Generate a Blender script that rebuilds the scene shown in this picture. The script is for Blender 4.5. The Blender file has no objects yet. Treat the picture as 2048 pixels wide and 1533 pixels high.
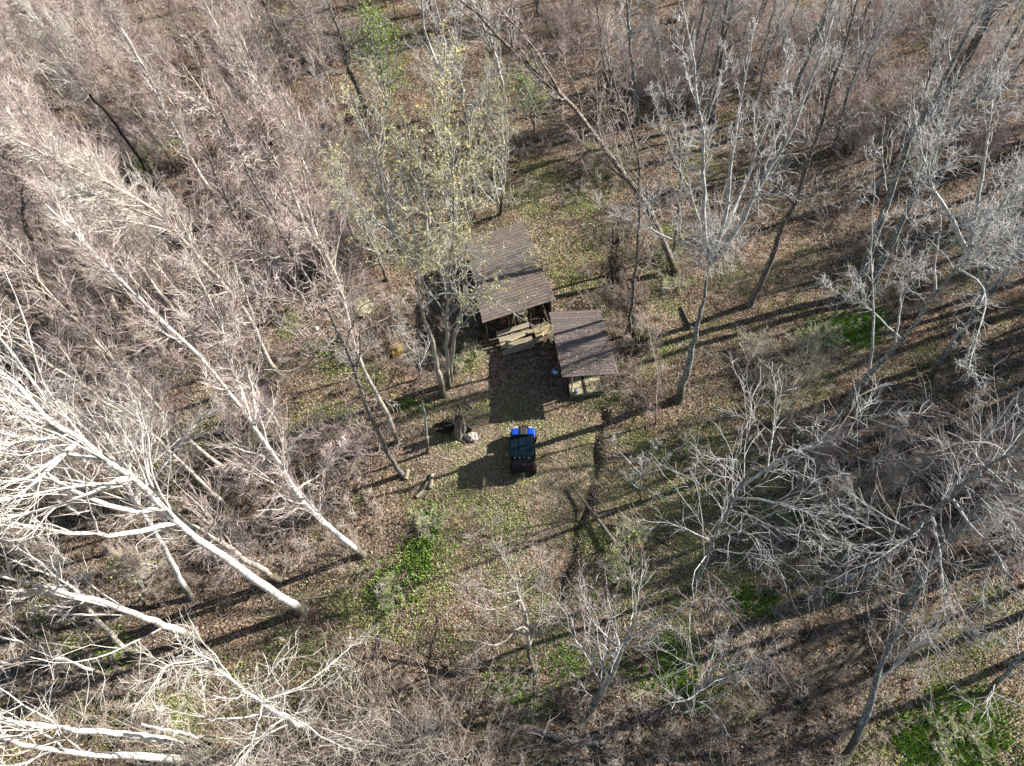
import bpy, math
import numpy as np
rng = np.random.default_rng(11)
R_ = math.radians
SC = bpy.context.scene
COL = SC.collection
# ------------------------------------------------------------------ camera
F, CX, CY, H = 1420.0, 1024.0, 766.5, 38.0          # focal length in pixels of the 2048 px frame, drone height in metres
g = np.array([(1090 - CX) / F, -(1600 - CY) / F, -1.0]); g /= np.linalg.norm(g)
up = -g
fy = np.array([0, 0, -1.0]); fy = fy - fy.dot(up) * up; fy /= np.linalg.norm(fy)
RM = np.array([np.cross(fy, up), fy, up])
cam_d = bpy.data.cameras.new('camera'); cam = bpy.data.objects.new('camera', cam_d); COL.objects.link(cam)
from mathutils import Matrix, Vector
M4 = Matrix([list(RM[0]) + [0], list(RM[1]) + [0], list(RM[2]) + [H], [0, 0, 0, 1]])
cam.matrix_world = M4
cam_d.sensor_width = 36.0; cam_d.lens = F / 2048 * 36.0; cam_d.clip_start = 0.2; cam_d.clip_end = 3000
SC.camera = cam
SC.render.resolution_x, SC.render.resolution_y = 1024, 766
# ------------------------------------------------------------------ light
SUN_EL, SUN_AZ = 30.0, 74.5                          # azimuth from +Y towards +X
w = bpy.data.worlds.new('World'); SC.world = w; w.use_nodes = True
nt = w.node_tree; bg = nt.nodes['Background']
sky = nt.nodes.new('ShaderNodeTexSky'); sky.sky_type = 'NISHITA'; sky.sun_disc = False
sky.sun_elevation = R_(SUN_EL); sky.sun_rotation = R_(SUN_AZ)
nt.links.new(sky.outputs[0], bg.inputs[0]); bg.inputs[1].default_value = 0.052
sd = bpy.data.lights.new('sun', 'SUN'); sd.energy = 5.0; sd.angle = R_(0.5); sd.color = (1.0, 0.95, 0.88)
so = bpy.data.objects.new('sun', sd); COL.objects.link(so)
sv = Vector((math.sin(R_(SUN_AZ)) * math.cos(R_(SUN_EL)), math.cos(R_(SUN_AZ)) * math.cos(R_(SUN_EL)), math.sin(R_(SUN_EL))))
so.rotation_euler = sv.to_track_quat('Z', 'Y').to_euler(); so.location = sv * 100
SC.view_settings.view_transform = 'Standard'; SC.view_settings.look = 'None'
SC.view_settings.exposure = 1.36; SC.view_settings.gamma = 1.0
SC.render.engine = 'CYCLES'
SC.cycles.max_bounces = 4; SC.cycles.diffuse_bounces = 1; SC.cycles.glossy_bounces = 2; SC.cycles.transparent_max_bounces = 4

# ------------------------------------------------------------------ helpers
def ray(px, py):
    return RM @ np.array([(px - CX) / F, -(py - CY) / F, -1.0])
def at(px, py, z=0.0):
    """the world point at height z that the photograph shows at pixel px, py"""
    d = ray(px, py); return np.array([0, 0, H]) + d * ((z - H) / d[2])
GUL = [at(*q)[:2] for q in [(1205, 830), (1192, 890), (1188, 935), (1180, 975), (1172, 1010), (1158, 1050), (1143, 1100), (1128, 1150), (1120, 1200)]]
GUL2 = [at(*q)[:2] for q in [(1222, 430), (1218, 500), (1226, 560), (1250, 620), (1262, 680)]]
def seg_dist(X, Y, P):
    D = np.full(X.shape, 1e9)
    for a, b in zip(P[:-1], P[1:]):
        v = b - a; t = np.clip(((X - a[0]) * v[0] + (Y - a[1]) * v[1]) / (v @ v), 0, 1)
        D = np.minimum(D, np.hypot(X - a[0] - t * v[0], Y - a[1] - t * v[1]))
    return D
def hz(X, Y):
    X = np.asarray(X, float); Y = np.asarray(Y, float)
    h = 0.10 * np.sin(X * .23 + 1) * np.sin(Y * .19) + 0.05 * np.sin(X * .9 + Y * .5) * np.sin(Y * .8 - X * .3 + 2)
    h = h + 0.02 * np.sin(X * 3.1 + Y * 1.7) * np.sin(Y * 2.9 - X * 1.1)
    wob = 0.10 * np.sin(Y * 3.0) + 0.06 * np.sin(Y * 7.3 + 1)
    wob2 = 0.10 * np.sin(Y * 1.9 + X) + 0.02 * np.sin(Y * 5.1 + 2)
    h = h - 0.30 * (1 + .45 * np.sin(Y * 1.9 + 1)) * np.exp(-(seg_dist(X + wob2, Y, GUL) / (0.32 + .08 * np.sin(Y * 1.3))) ** 2) - 0.4 * np.exp(-(seg_dist(X + wob, Y, GUL2) / 0.5) ** 2)
    far = np.clip((np.hypot(X, Y - 30) - 110) / 300, 0, 1)
    return h * (1 - far) - 1.2 * 0
def atg(px, py):
    p = at(px, py)
    for _ in range(2): p = at(px, py, float(hz(p[0], p[1])))
    return p
def poly_mesh(name, V, Fq, mats, midx=None, smooth=True, attr=None):
    """V (n,3); Fq (m,k) all faces with k corners"""
    me = bpy.data.meshes.new(name)
    V = np.ascontiguousarray(V, np.float32); Fq = np.ascontiguousarray(Fq, np.int32)
    n, k = Fq.shape
    me.vertices.add(len(V)); me.vertices.foreach_set('co', V.ravel())
    me.loops.add(n * k); me.loops.foreach_set('vertex_index', Fq.ravel())
    me.polygons.add(n)
    me.polygons.foreach_set('loop_start', np.arange(0, n * k, k, dtype=np.int32))
    me.polygons.foreach_set('use_smooth', np.full(n, smooth, bool))
    for m in mats: me.materials.append(m)
    if midx is not None: me.polygons.foreach_set('material_index', np.ascontiguousarray(midx, np.int32))
    if attr:
        for an, arr in attr.items():
            if arr.ndim == 2:
                a = me.color_attributes.new(an, 'FLOAT_COLOR', 'POINT'); a.data.foreach_set('color', np.ascontiguousarray(arr, np.float32).ravel())
            else:
                a = me.attributes.new(an, 'FLOAT', 'POINT'); a.data.foreach_set('value', np.ascontiguousarray(arr, np.float32))
    me.update(calc_edges=True)
    return me
def link(name, me, parent=None):
    o = bpy.data.objects.new(name, me); COL.objects.link(o)
    if parent is not None: o.parent = parent
    return o
def tag(o, label, cat, group=None, kind=None):
    if label: o['label'] = label
    if cat: o['category'] = cat
    if group: o['group'] = group
    if kind: o['kind'] = kind
    return o
def empty(name, loc, label, cat, group=None, rz=0.0):
    o = bpy.data.objects.new(name, None); COL.objects.link(o); o.location = [float(v) for v in loc]; o.rotation_euler = (0, 0, rz)
    o.empty_display_size = 0.3
    return tag(o, label, cat, group)

# ------------------------------------------------------------------ materials
def mat(name, rough=0.85, spec=0.2, metal=0.0):
    m = bpy.data.materials.new(name); m.use_nodes = True
    b = m.node_tree.nodes['Principled BSDF']
    b.inputs['Roughness'].default_value = rough; b.inputs['Specular IOR Level'].default_value = spec; b.inputs['Metallic'].default_value = metal
    return m, m.node_tree, b
def ramp(t, stops, fac):
    r = t.nodes.new('ShaderNodeValToRGB'); e = r.color_ramp.elements
    while len(e) < len(stops): e.new(0.5)
    for el, (p, c) in zip(e, stops): el.position = p; el.color = (*c, 1)
    t.links.new(fac, r.inputs[0]); return r.outputs[0]
def noise(t, scale, detail=3, rough=.6, coord='Object', stretch=None):
    tc = t.nodes.new('ShaderNodeTexCoord'); n = t.nodes.new('ShaderNodeTexNoise')
    n.inputs['Scale'].default_value = scale; n.inputs['Detail'].default_value = detail; n.inputs['Roughness'].default_value = rough
    src = tc.outputs[coord]
    if stretch:
        mp = t.nodes.new('ShaderNodeMapping'); mp.inputs['Scale'].default_value = stretch; t.links.new(src, mp.inputs[0]); src = mp.outputs[0]
    t.links.new(src, n.inputs['Vector']); return n.outputs[0]
def mix(t, fac, a, b, mode='MIX'):
    m = t.nodes.new('ShaderNodeMix'); m.data_type = 'RGBA'; m.blend_type = mode
    for s, v in ((m.inputs[0], fac), (m.inputs[6], a), (m.inputs[7], b)):
        if hasattr(v, 'is_output'): t.links.new(v, s)
        else: s.default_value = v if isinstance(v, (int, float)) else (*v, 1)
    return m.outputs[2]
def bark(name, stops, scale=3.0, spot=None, base=False):
    m, t, b = mat(name, .9, .15)
    c = ramp(t, stops, noise(t, scale, 5, .7))
    if spot:
        s = ramp(t, [(.52, (0, 0, 0)), (.6, (1, 1, 1))], noise(t, 9, 3, .6))
        c = mix(t, s, c, spot)
    if base:
        tc = t.nodes.new('ShaderNodeTexCoord'); sp = t.nodes.new('ShaderNodeSeparateXYZ'); t.links.new(tc.outputs['Object'], sp.inputs[0])
        ma = t.nodes.new('ShaderNodeMath'); ma.operation = 'MULTIPLY_ADD'; t.links.new(noise(t, 2.5, 4, .7), ma.inputs[0]); ma.inputs[1].default_value = -3.2; t.links.new(sp.outputs[2], ma.inputs[2])
        f = ramp(t, [(0.0, (1, 1, 1)), (.55, (0, 0, 0))], ma.outputs[0])
        ma.inputs[1].default_value = -3.4
        ad = t.nodes.new('ShaderNodeMath'); ad.operation = 'ADD'; t.links.new(ma.outputs[0], ad.inputs[0]); ad.inputs[1].default_value = .65
        f = ramp(t, [(0.0, (.85, .85, .85)), (.8, (0, 0, 0))], ad.outputs[0])
        c = mix(t, f, c, (.085, .075, .045))
    t.links.new(c, b.inputs['Base Color'])
    bp = t.nodes.new('ShaderNodeBump'); bp.inputs['Strength'].default_value = .6; bp.inputs['Distance'].default_value = .03
    t.links.new(noise(t, 14, 4, .7), bp.inputs['Height']); t.links.new(bp.outputs[0], b.inputs['Normal'])
    return m
BK = {
 'pale': bark('bark_pale', [(.32, (.16, .135, .11)), (.44, (.38, .33, .27)), (.58, (.55, .50, .43)), (.7, (.66, .61, .54))], 4, None, True),
 'white': bark('bark_white', [(.33, (.16, .145, .13)), (.42, (.42, .39, .35)), (.52, (.66, .63, .58)), (.7, (.80, .78, .74))], 5, None, True),
 'grey': bark('bark_grey', [(.3, (.07, .068, .066)), (.5, (.145, .145, .142)), (.7, (.25, .26, .25))], 4, (.44, .47, .41), True),
 'dark': bark('bark_dark', [(.3, (.045, .038, .034)), (.5, (.10, .085, .075)), (.72, (.20, .18, .165))], 4, (.30, .30, .27)),
 'red': bark('bark_reddish', [(.3, (.06, .048, .042)), (.5, (.12, .098, .085)), (.7, (.22, .19, .165))], 4, (.34, .31, .27), True),
 'black_bark': bark('bark_black', [(.3, (.012, .011, .011)), (.6, (.03, .028, .027)), (.8, (.07, .06, .055))]),
 'stem': bark('bark_bud_tree', [(.3, (.20, .18, .15)), (.5, (.31, .29, .24)), (.7, (.48, .46, .39))], 4, None, True),
 'lichen_rim': bark('lichen_rimlit_branch', [(.34, (.18, .18, .175)), (.5, (.38, .385, .37)), (.66, (.62, .63, .58))], 4),  # lichen grey, lightened to put rim light into the branch colour
 'log': bark('log_bark', [(.3, (.13, .115, .085)), (.5, (.22, .20, .15)), (.7, (.33, .31, .25))]),
}
TW = {
 'pink': bark('twig_pinkish_brown', [(.35, (.27, .19, .175)), (.5, (.48, .385, .355)), (.68, (.76, .69, .66))], 1.2),
 'tan': bark('twig_tan', [(.35, (.32, .24, .18)), (.5, (.52, .45, .38)), (.7, (.72, .66, .59))], 1.2),
 'white': bark('twig_white', [(.3, (.55, .50, .43)), (.6, (.78, .74, .67))], 2),
 'grey': bark('twig_grey', [(.35, (.30, .285, .27)), (.5, (.52, .505, .485)), (.7, (.74, .73, .70))], 2),
 'brown': bark('twig_brown', [(.35, (.12, .085, .06)), (.5, (.27, .215, .18)), (.7, (.54, .47, .41))], 1.5),
 'yel': bark('twig_yellowish', [(.35, (.32, .29, .21)), (.5, (.54, .50, .38)), (.7, (.74, .70, .58))], 2),
}
def attr_mat(name, attr, rough=.8, trans=0.0):
    m, t, b = mat(name, rough, .2)
    a = t.nodes.new('ShaderNodeAttribute'); a.attribute_name = attr
    t.links.new(a.outputs['Color'], b.inputs['Base Color'])
    return m
M_LEAF = attr_mat('dead_leaves', 'col'); M_GRASS = attr_mat('grass_blades', 'col', .6); M_BUD = attr_mat('buds', 'col', .6)

# ------------------------------------------------------------------ tubes
def tubes(P, Rd, s):
    """P (N,K,3) centre lines, Rd (N,K) radii -> verts, quads"""
    N, K, _ = P.shape
    T = np.empty_like(P); T[:, 1:-1] = P[:, 2:] - P[:, :-2]; T[:, 0] = P[:, 1] - P[:, 0]; T[:, -1] = P[:, -1] - P[:, -2]
    T /= np.linalg.norm(T, axis=2, keepdims=True) + 1e-9
    m = P[:, -1] - P[:, 0]; m /= np.linalg.norm(m, axis=1, keepdims=True) + 1e-9
    ref = np.cross(m, np.where(np.abs(m[:, 2:3]) > .8, [[1., 0, 0]], [[0, 0, 1.]])); ref /= np.linalg.norm(ref, axis=1, keepdims=True) + 1e-9
    ref = np.repeat(ref[:, None], K, 1); n = ref - (ref * T).sum(2, keepdims=True) * T; n /= np.linalg.norm(n, axis=2, keepdims=True) + 1e-9
    b = np.cross(T, n)
    a = np.arange(s) * 2 * np.pi / s
    V = P[:, :, None] + Rd[:, :, None, None] * (np.cos(a)[:, None] * n[:, :, None] + np.sin(a)[:, None] * b[:, :, None])
    idx = np.arange(N * K * s).reshape(N, K, s); nx = np.roll(idx, -1, 2)
    Q = np.stack([idx[:, :-1], nx[:, :-1], nx[:, 1:], idx[:, 1:]], -1).reshape(-1, 4)
    return V.reshape(-1, 3), Q
class Bag:
    def __init__(s): s.V = []; s.Q = []; s.I = []; s.n = 0
    def add(s, P, Rd, sides, mi=0):
        if len(P) == 0: return
        V, Q = tubes(np.asarray(P, float), np.asarray(Rd, float), sides)
        s.V.append(V); s.Q.append(Q + s.n); s.I.append(np.full(len(Q), mi)); s.n += len(V)
    def mesh(s, name, mats):
        return poly_mesh(name, np.concatenate(s.V), np.concatenate(s.Q), mats, np.concatenate(s.I))
def resample(P, K):
    P = np.asarray(P, float); d = np.r_[0, np.cumsum(np.linalg.norm(np.diff(P, axis=0), axis=1))]
    # smooth (Catmull-Rom like) by dense linear + box filter
    t = np.linspace(0, d[-1], K * 4); Q = np.stack([np.interp(t, d, P[:, i]) for i in range(3)], 1)
    k = 5; Qp = np.concatenate([np.repeat(Q[:1], k, 0), Q, np.repeat(Q[-1:], k, 0)])
    S = np.stack([np.convolve(Qp[:, i], np.ones(2 * k + 1) / (2 * k + 1), 'valid') for i in range(3)], 1)
    S[0] = Q[0]; S[-1] = Q[-1]
    return S[np.linspace(0, len(S) - 1, K).round().astype(int)]
def norm(v): return v / (np.linalg.norm(v, axis=-1, keepdims=True) + 1e-9)
def grow(pos, d, L, r, K, wob, trop, tip=.25):
    """vectorised branch paths. pos,d (N,3) L,r (N)"""
    N = len(pos); P = np.empty((N, K + 1, 3)); P[:, 0] = pos; d = norm(d)
    for k in range(K):
        d = norm(d + rng.normal(0, wob, (N, 3)) + [0, 0, trop])
        P[:, k + 1] = P[:, k] + d * (L / K)[:, None]
    t = np.linspace(0, 1, K + 1)
    return P, r[:, None] * (1 - (1 - tip) * t)[None]
def children(P, Rd, n, t0, t1, ang, angs, Lf, rf, K, wob, trop, rmin=.004, rmax=9., tip=.25, flat=0.):
    """n children per parent path. Lf(t, parentL)->length"""
    N, KK, _ = P.shape
    t = (t0 + (t1 - t0) * ((np.arange(n)[None] + rng.random((N, n))) / n))
    x = t * (KK - 1); i = np.minimum(x.astype(int), KK - 2); f = (x - i)[..., None]
    ar = np.arange(N)[:, None]
    a = P[ar, i]; b = P[ar, i + 1]; pos = a + (b - a) * f; dr = norm(b - a)
    rad = Rd[ar, i] * (1 - f[..., 0]) + Rd[ar, i + 1] * f[..., 0]
    PL = np.linalg.norm(np.diff(P, axis=1), axis=2).sum(1)[:, None]
    dr = dr.reshape(-1, 3); rnd = rng.normal(0, 1, dr.shape); rnd[:, 2] *= (1 - flat)
    perp = norm(rnd - (rnd * dr).sum(1, keepdims=True) * dr)
    an = np.clip(rng.normal(ang, angs, len(dr)), .12, 1.6)[:, None]
    d = dr * np.cos(an) + perp * np.sin(an)
    L = (Lf(t, PL) * rng.uniform(.6, 1.25, t.shape)).reshape(-1)
    r = np.clip((rad * rf).reshape(-1), rmin, rmax)
    return grow(pos.reshape(-1, 3), d, L, r, K, wob, trop, tip)

KINDS = {
 # slender pale forest tree with masses of fine upswept twigs
 'S': dict(cs=.30, n1=30, a1=.46, L1=4.4, L1t=1.4, w1=.09, tr1=.10, n2=8, r2=.45, n3=7, r3=.50, a2=.52, a3=.55, w=.15, tr=.06, bark='pale', limb='pale', twig='pink', rt=.0095, rl=.040),
 'P': dict(cs=.18, n1=28, a1=.42, L1=3.4, L1t=1.0, w1=.08, tr1=.12, n2=8, r2=.46, n3=7, r3=.50, a2=.45, a3=.45, w=.12, tr=.08, bark='pale', limb='pale', twig='pink', rt=.009, rl=.026),
 'W': dict(cs=.40, n1=15, a1=.40, L1=7.0, L1t=2.8, w1=.10, tr1=.08, n2=6, r2=.42, n3=3, r3=.42, a2=.5, a3=.6, w=.18, tr=.06, bark='white', limb='white', twig='white', rt=.007, rl=.048),
 'G': dict(cs=.40, n1=17, a1=.60, L1=4.6, L1t=1.8, w1=.17, tr1=.10, n2=8, r2=.44, n3=6, r3=.42, a2=.7, a3=.8, w=.26, tr=.03, bark='grey', limb='lichen_rim', twig='grey', rt=.0095, rl=.05),
 'D': dict(cs=.30, n1=17, a1=.85, L1=4.6, L1t=2.2, w1=.18, tr1=.06, n2=6, r2=.52, n3=4, r3=.50, a2=.65, a3=.7, w=.24, tr=.02, bark='stem', limb='lichen_rim', twig='pink', rt=.007, rl=.045),
 'T': dict(cs=.30, n1=16, a1=.80, L1=6.0, L1t=2.6, w1=.13, tr1=.01, n2=6, r2=.52, n3=4, r3=.48, a2=.6, a3=.65, w=.15, tr=-.01, bark='grey', limb='lichen_rim', twig='pink', rt=.008, rl=.032),
 'B': dict(cs=.22, n1=22, a1=.48, L1=4.8, L1t=1.8, w1=.14, tr1=.10, n2=7, r2=.46, n3=4, r3=.45, a2=.6, a3=.7, w=.22, tr=.04, bark='stem', limb='lichen_rim', twig='yel', rt=.0095, rl=.05),
}
def crown_bag(bag, paths, k, scale=1.0, buds=None, dens=1.0):
    """paths: list of (P (K,3), R (K), crown start)"""
    tips = []
    for P, Rd, cs, n1, L1, L1t in paths:
        P = P[None]; Rd = Rd[None]
        n = max(2, int(round(n1 * dens)))
        A, Ar = children(P, Rd, n, cs, .99, k['a1'], .15, lambda t, PL: (L1 + (L1t - L1) * (t - cs) / (1 - cs)) * scale, .5, 7, k['w1'], k['tr1'], .010, k['rl'], .3)
        bag.add(A, Ar, 4, 0)
        B, Br = children(A, Ar, k['n2'], .15, .98, k['a2'], .18, lambda t, PL: PL * k['r2'] * (1.25 - .7 * t), .62, 5, k['w'], k['tr'], .0085, .020, .45)
        bag.add(B, Br, 3, 0)
        C, Cr = children(B, Br, k['n3'], .1, .98, k['a3'], .2, lambda t, PL: PL * k['r3'] * (1.2 - .5 * t) + .10, .7, 3, k['w'], k['tr'], k['rt'], k['rt'] * 1.15, .45)
        bag.add(C, Cr, 3, 1)
        # leader tips along the top of the path
        C2, Cr2 = children(P, Rd, int(26 * dens), max(.45, cs), .995, .5, .2, lambda t, PL: (1.1 - .5 * t) + 0 * PL, .4, 3, k['w'], k['tr'], k['rt'], .014, .4)
        bag.add(C2, Cr2, 3, 1)
        tips.append(C.reshape(-1, 3)[::2]); tips.append(B[:, -1])
    return np.concatenate(tips)
def specks(P, n, size, cols, spread=.04):
    """little leaf / bud quads at points drawn from P"""
    idx = rng.integers(0, len(P), n); c = P[idx] + rng.normal(0, spread, (n, 3))
    return quads(c, size * rng.uniform(.6, 1.4, n), cols)
def quads(c, s, cols, flat=0.0, aspect=.6):
    n = len(c); u = norm(rng.normal(0, 1, (n, 3)) * [1, 1, 1 - flat]); v = norm(np.cross(u, rng.normal(0, 1, (n, 3)) * [1 - flat * .9, 1 - flat * .9, 1]))
    u = u * s[:, None] * .5; v = v * (s * aspect)[:, None] * .5
    V = np.stack([c - u - v * .4, c + v - u * .1, c + u, c - v + u * .1], 1).reshape(-1, 3)
    Q = np.arange(n * 4).reshape(n, 4)
    cols = np.asarray(cols, float); cc = cols[rng.integers(0, len(cols), n)] * rng.uniform(.7, 1.3, (n, 1))
    cc = np.c_[cc, np.ones(n)]; cc = np.repeat(cc, 4, 0)
    return V, Q, cc
BUDC = [(.46, .42, .14), (.52, .46, .20), (.38, .40, .13), (.48, .38, .16)]
GRNC = [(.20, .32, .05), (.28, .40, .07), (.14, .25, .04)]

NAMES = {'S': 'bare_tree', 'P': 'sapling', 'W': 'white_bark_tree', 'G': 'lichen_tree', 'D': 'spreading_tree', 'T': 'twiggy_tree', 'B': 'budding_tree'}
def trace(pts, base=None, zcap=23.0):
    """3D line of a trunk or limb: every photo pixel taken to the point nearest the vertical over the base"""
    b = base if base is not None else atg(*pts[0])
    out = []
    for i, q in enumerate(pts):
        if i == 0 and base is None: out.append(b.copy()); continue
        d = norm(ray(*q)); o = np.array([0, 0, H])
        # closest approach of o+t d to the vertical line through b
        dh = d[:2]; t = ((b[:2] - o[:2]) @ dh) / (dh @ dh); z = o[2] + t * d[2]
        lo = out[-1][2] + .12 if out else 0.5
        out.append(at(q[0], q[1], min(max(z, lo), zcap)))
    return np.array(out)
def trace_limb(pts, base, TQ):
    C = (TQ - [0, 0, H]) @ RM; u = CX + F * C[:, 0] / -C[:, 2]; v = CY - F * C[:, 1] / -C[:, 2]
    j = np.argmin(np.hypot(u - pts[0][0], v - pts[0][1])); out = [TQ[j].copy()]
    for a, q in zip(pts[:-1], pts[1:]):
        step = math.hypot(q[0] - a[0], q[1] - a[1]) * np.linalg.norm(out[-1] - [0, 0, H]) / F
        d = norm(ray(*q)); dh = d[:2]; tt = (base[:2] @ dh) / (dh @ dh); z = H + tt * d[2]
        out.append(at(q[0], q[1], float(np.clip(z, out[-1][2] - .1 * step, out[-1][2] + 1.25 * step))))
    return np.array(out)
def trunk_line(P, r0, ext, K=22, tip=.12):
    d = norm(P[-1] - P[-2]) if len(P) > 1 else np.array([0, 0, 1.])
    if ext > 0:
        e1 = P[-1] + norm(d + [0, 0, .25]) * ext * .5; e2 = e1 + norm(d + [0, 0, .6] + rng.normal(0, .1, 3)) * ext * .5
        P = np.vstack([P, e1, e2])
    Q = resample(P, K); L = np.linalg.norm(np.diff(Q, axis=0), axis=1).sum()
    Q[1:-1] += rng.normal(0, min(.035, L * .003), (K - 2, 3))
    t = np.linspace(0, 1, K); r = r0 * (1 - (1 - tip) * t ** .9)
    return Q, r
def tree(kind, label, wpx, pts, ext=3.0, limbs=(), cs=None, dens=1.0, scale=1.0, bk=None, tw=None, buds=0, budc=BUDC, name=None, group=None, snag=False, zs=None, cat='tree'):
    k = dict(KINDS[kind]); 
    if bk: k['bark'] = k['limb'] = bk
    if tw: k['twig'] = tw
    if zs is None: P = trace(pts)
    else: P = np.array([atg(*pts[0])] + [at(q[0], q[1], z) for q, z in zip(pts[1:], zs)])
    base = P[0].copy()
    dist = np.linalg.norm(base - [0, 0, H]); r0 = wpx * .5 * dist / F * (.68 if kind in 'SW' else .78)
    Q, r = trunk_line(P, r0, 0 if snag else ext, tip=.55 if snag else .12)
    e = empty(name or ('dead_snag' if snag else NAMES[kind]), base, label, cat, group)
    Q = Q - base; Q[0, 2] -= .7
    r = r.copy(); zz_ = np.array([-.35, .0, .12, .30, .55]); hh = Q[1, 2]
    if hh > .7 or True:
        f_ = np.clip(zz_ / max(hh, .6), 0, .95)[:, None]; Q0 = Q[0] * [1, 1, 0]; ins = Q0 + (Q[1] - Q0) * f_; ins[0, 2] = -.45; Q = np.vstack([ins, Q[1:]]); r = np.r_[r[0] * np.array([1.75, 1.5, 1.25, 1.10, 1.02]), r[1:]]
    tb = Bag(); tb.add(Q[None], r[None], 9, 0)
    if not snag or limbs:
        for lp in limbs:
            pass
    to = link('trunk', tb.mesh('trunk', [BK[k['bark']]]), e)
    H_ = Q[-1, 2]
    cb = Bag()
    paths = [] if snag else [(Q, r, cs if cs is not None else k['cs'], k['n1'], k['L1'], k['L1t'])]
    for lw, lp in limbs:
        LP = trace_limb(lp, base, Q + base)
        # root the limb on the nearest trunk point
        tq = Q + base; j = np.argmin(np.linalg.norm(tq - LP[0], axis=1)); LP[0] = tq[j]
        LQ, lr = trunk_line(LP - base, lw * .5 * 30 / F * .8, 1.0, K=14)
        lb = Bag(); lb.add(LQ[None], lr[None], 6, 0)
        link('limb', lb.mesh('limb', [BK[k['limb']]]), e)
        LL = np.linalg.norm(np.diff(LQ, axis=0), axis=1).sum()
        paths.append((LQ, lr, .25, max(3, int(k['n1'] * .35)), min(k['L1'] * .6, LL * .5), k['L1t'] * .6))
    if paths:
        tips = crown_bag(cb, paths, k, scale, dens=dens)
        link('crown', cb.mesh('crown', [BK[k['limb']], TW[k['twig']]]), e)
        if buds:
            V, Qd, cc = specks(tips, int(buds * 1.15), .085 if budc is BUDC else .13, budc)
            link('buds' if budc is BUDC else 'leaves', poly_mesh('buds', V, Qd, [M_BUD], smooth=False, attr={'col': cc}), e)
    else:
        if snag:   # a few broken stubs
            A, Ar = children(Q[None], r[None], 5, .35, .97, .9, .2, lambda t, PL: .5 + 0 * PL * t, .25, 3, .15, .1, .012, .04, .6)
            bb = Bag(); bb.add(A, Ar, 4, 0); link('stub', bb.mesh('stub', [BK[k['bark']]]), e)
            tag(e.children[-1], None, None, None, None)
    return e, Q[-1, 2]
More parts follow.
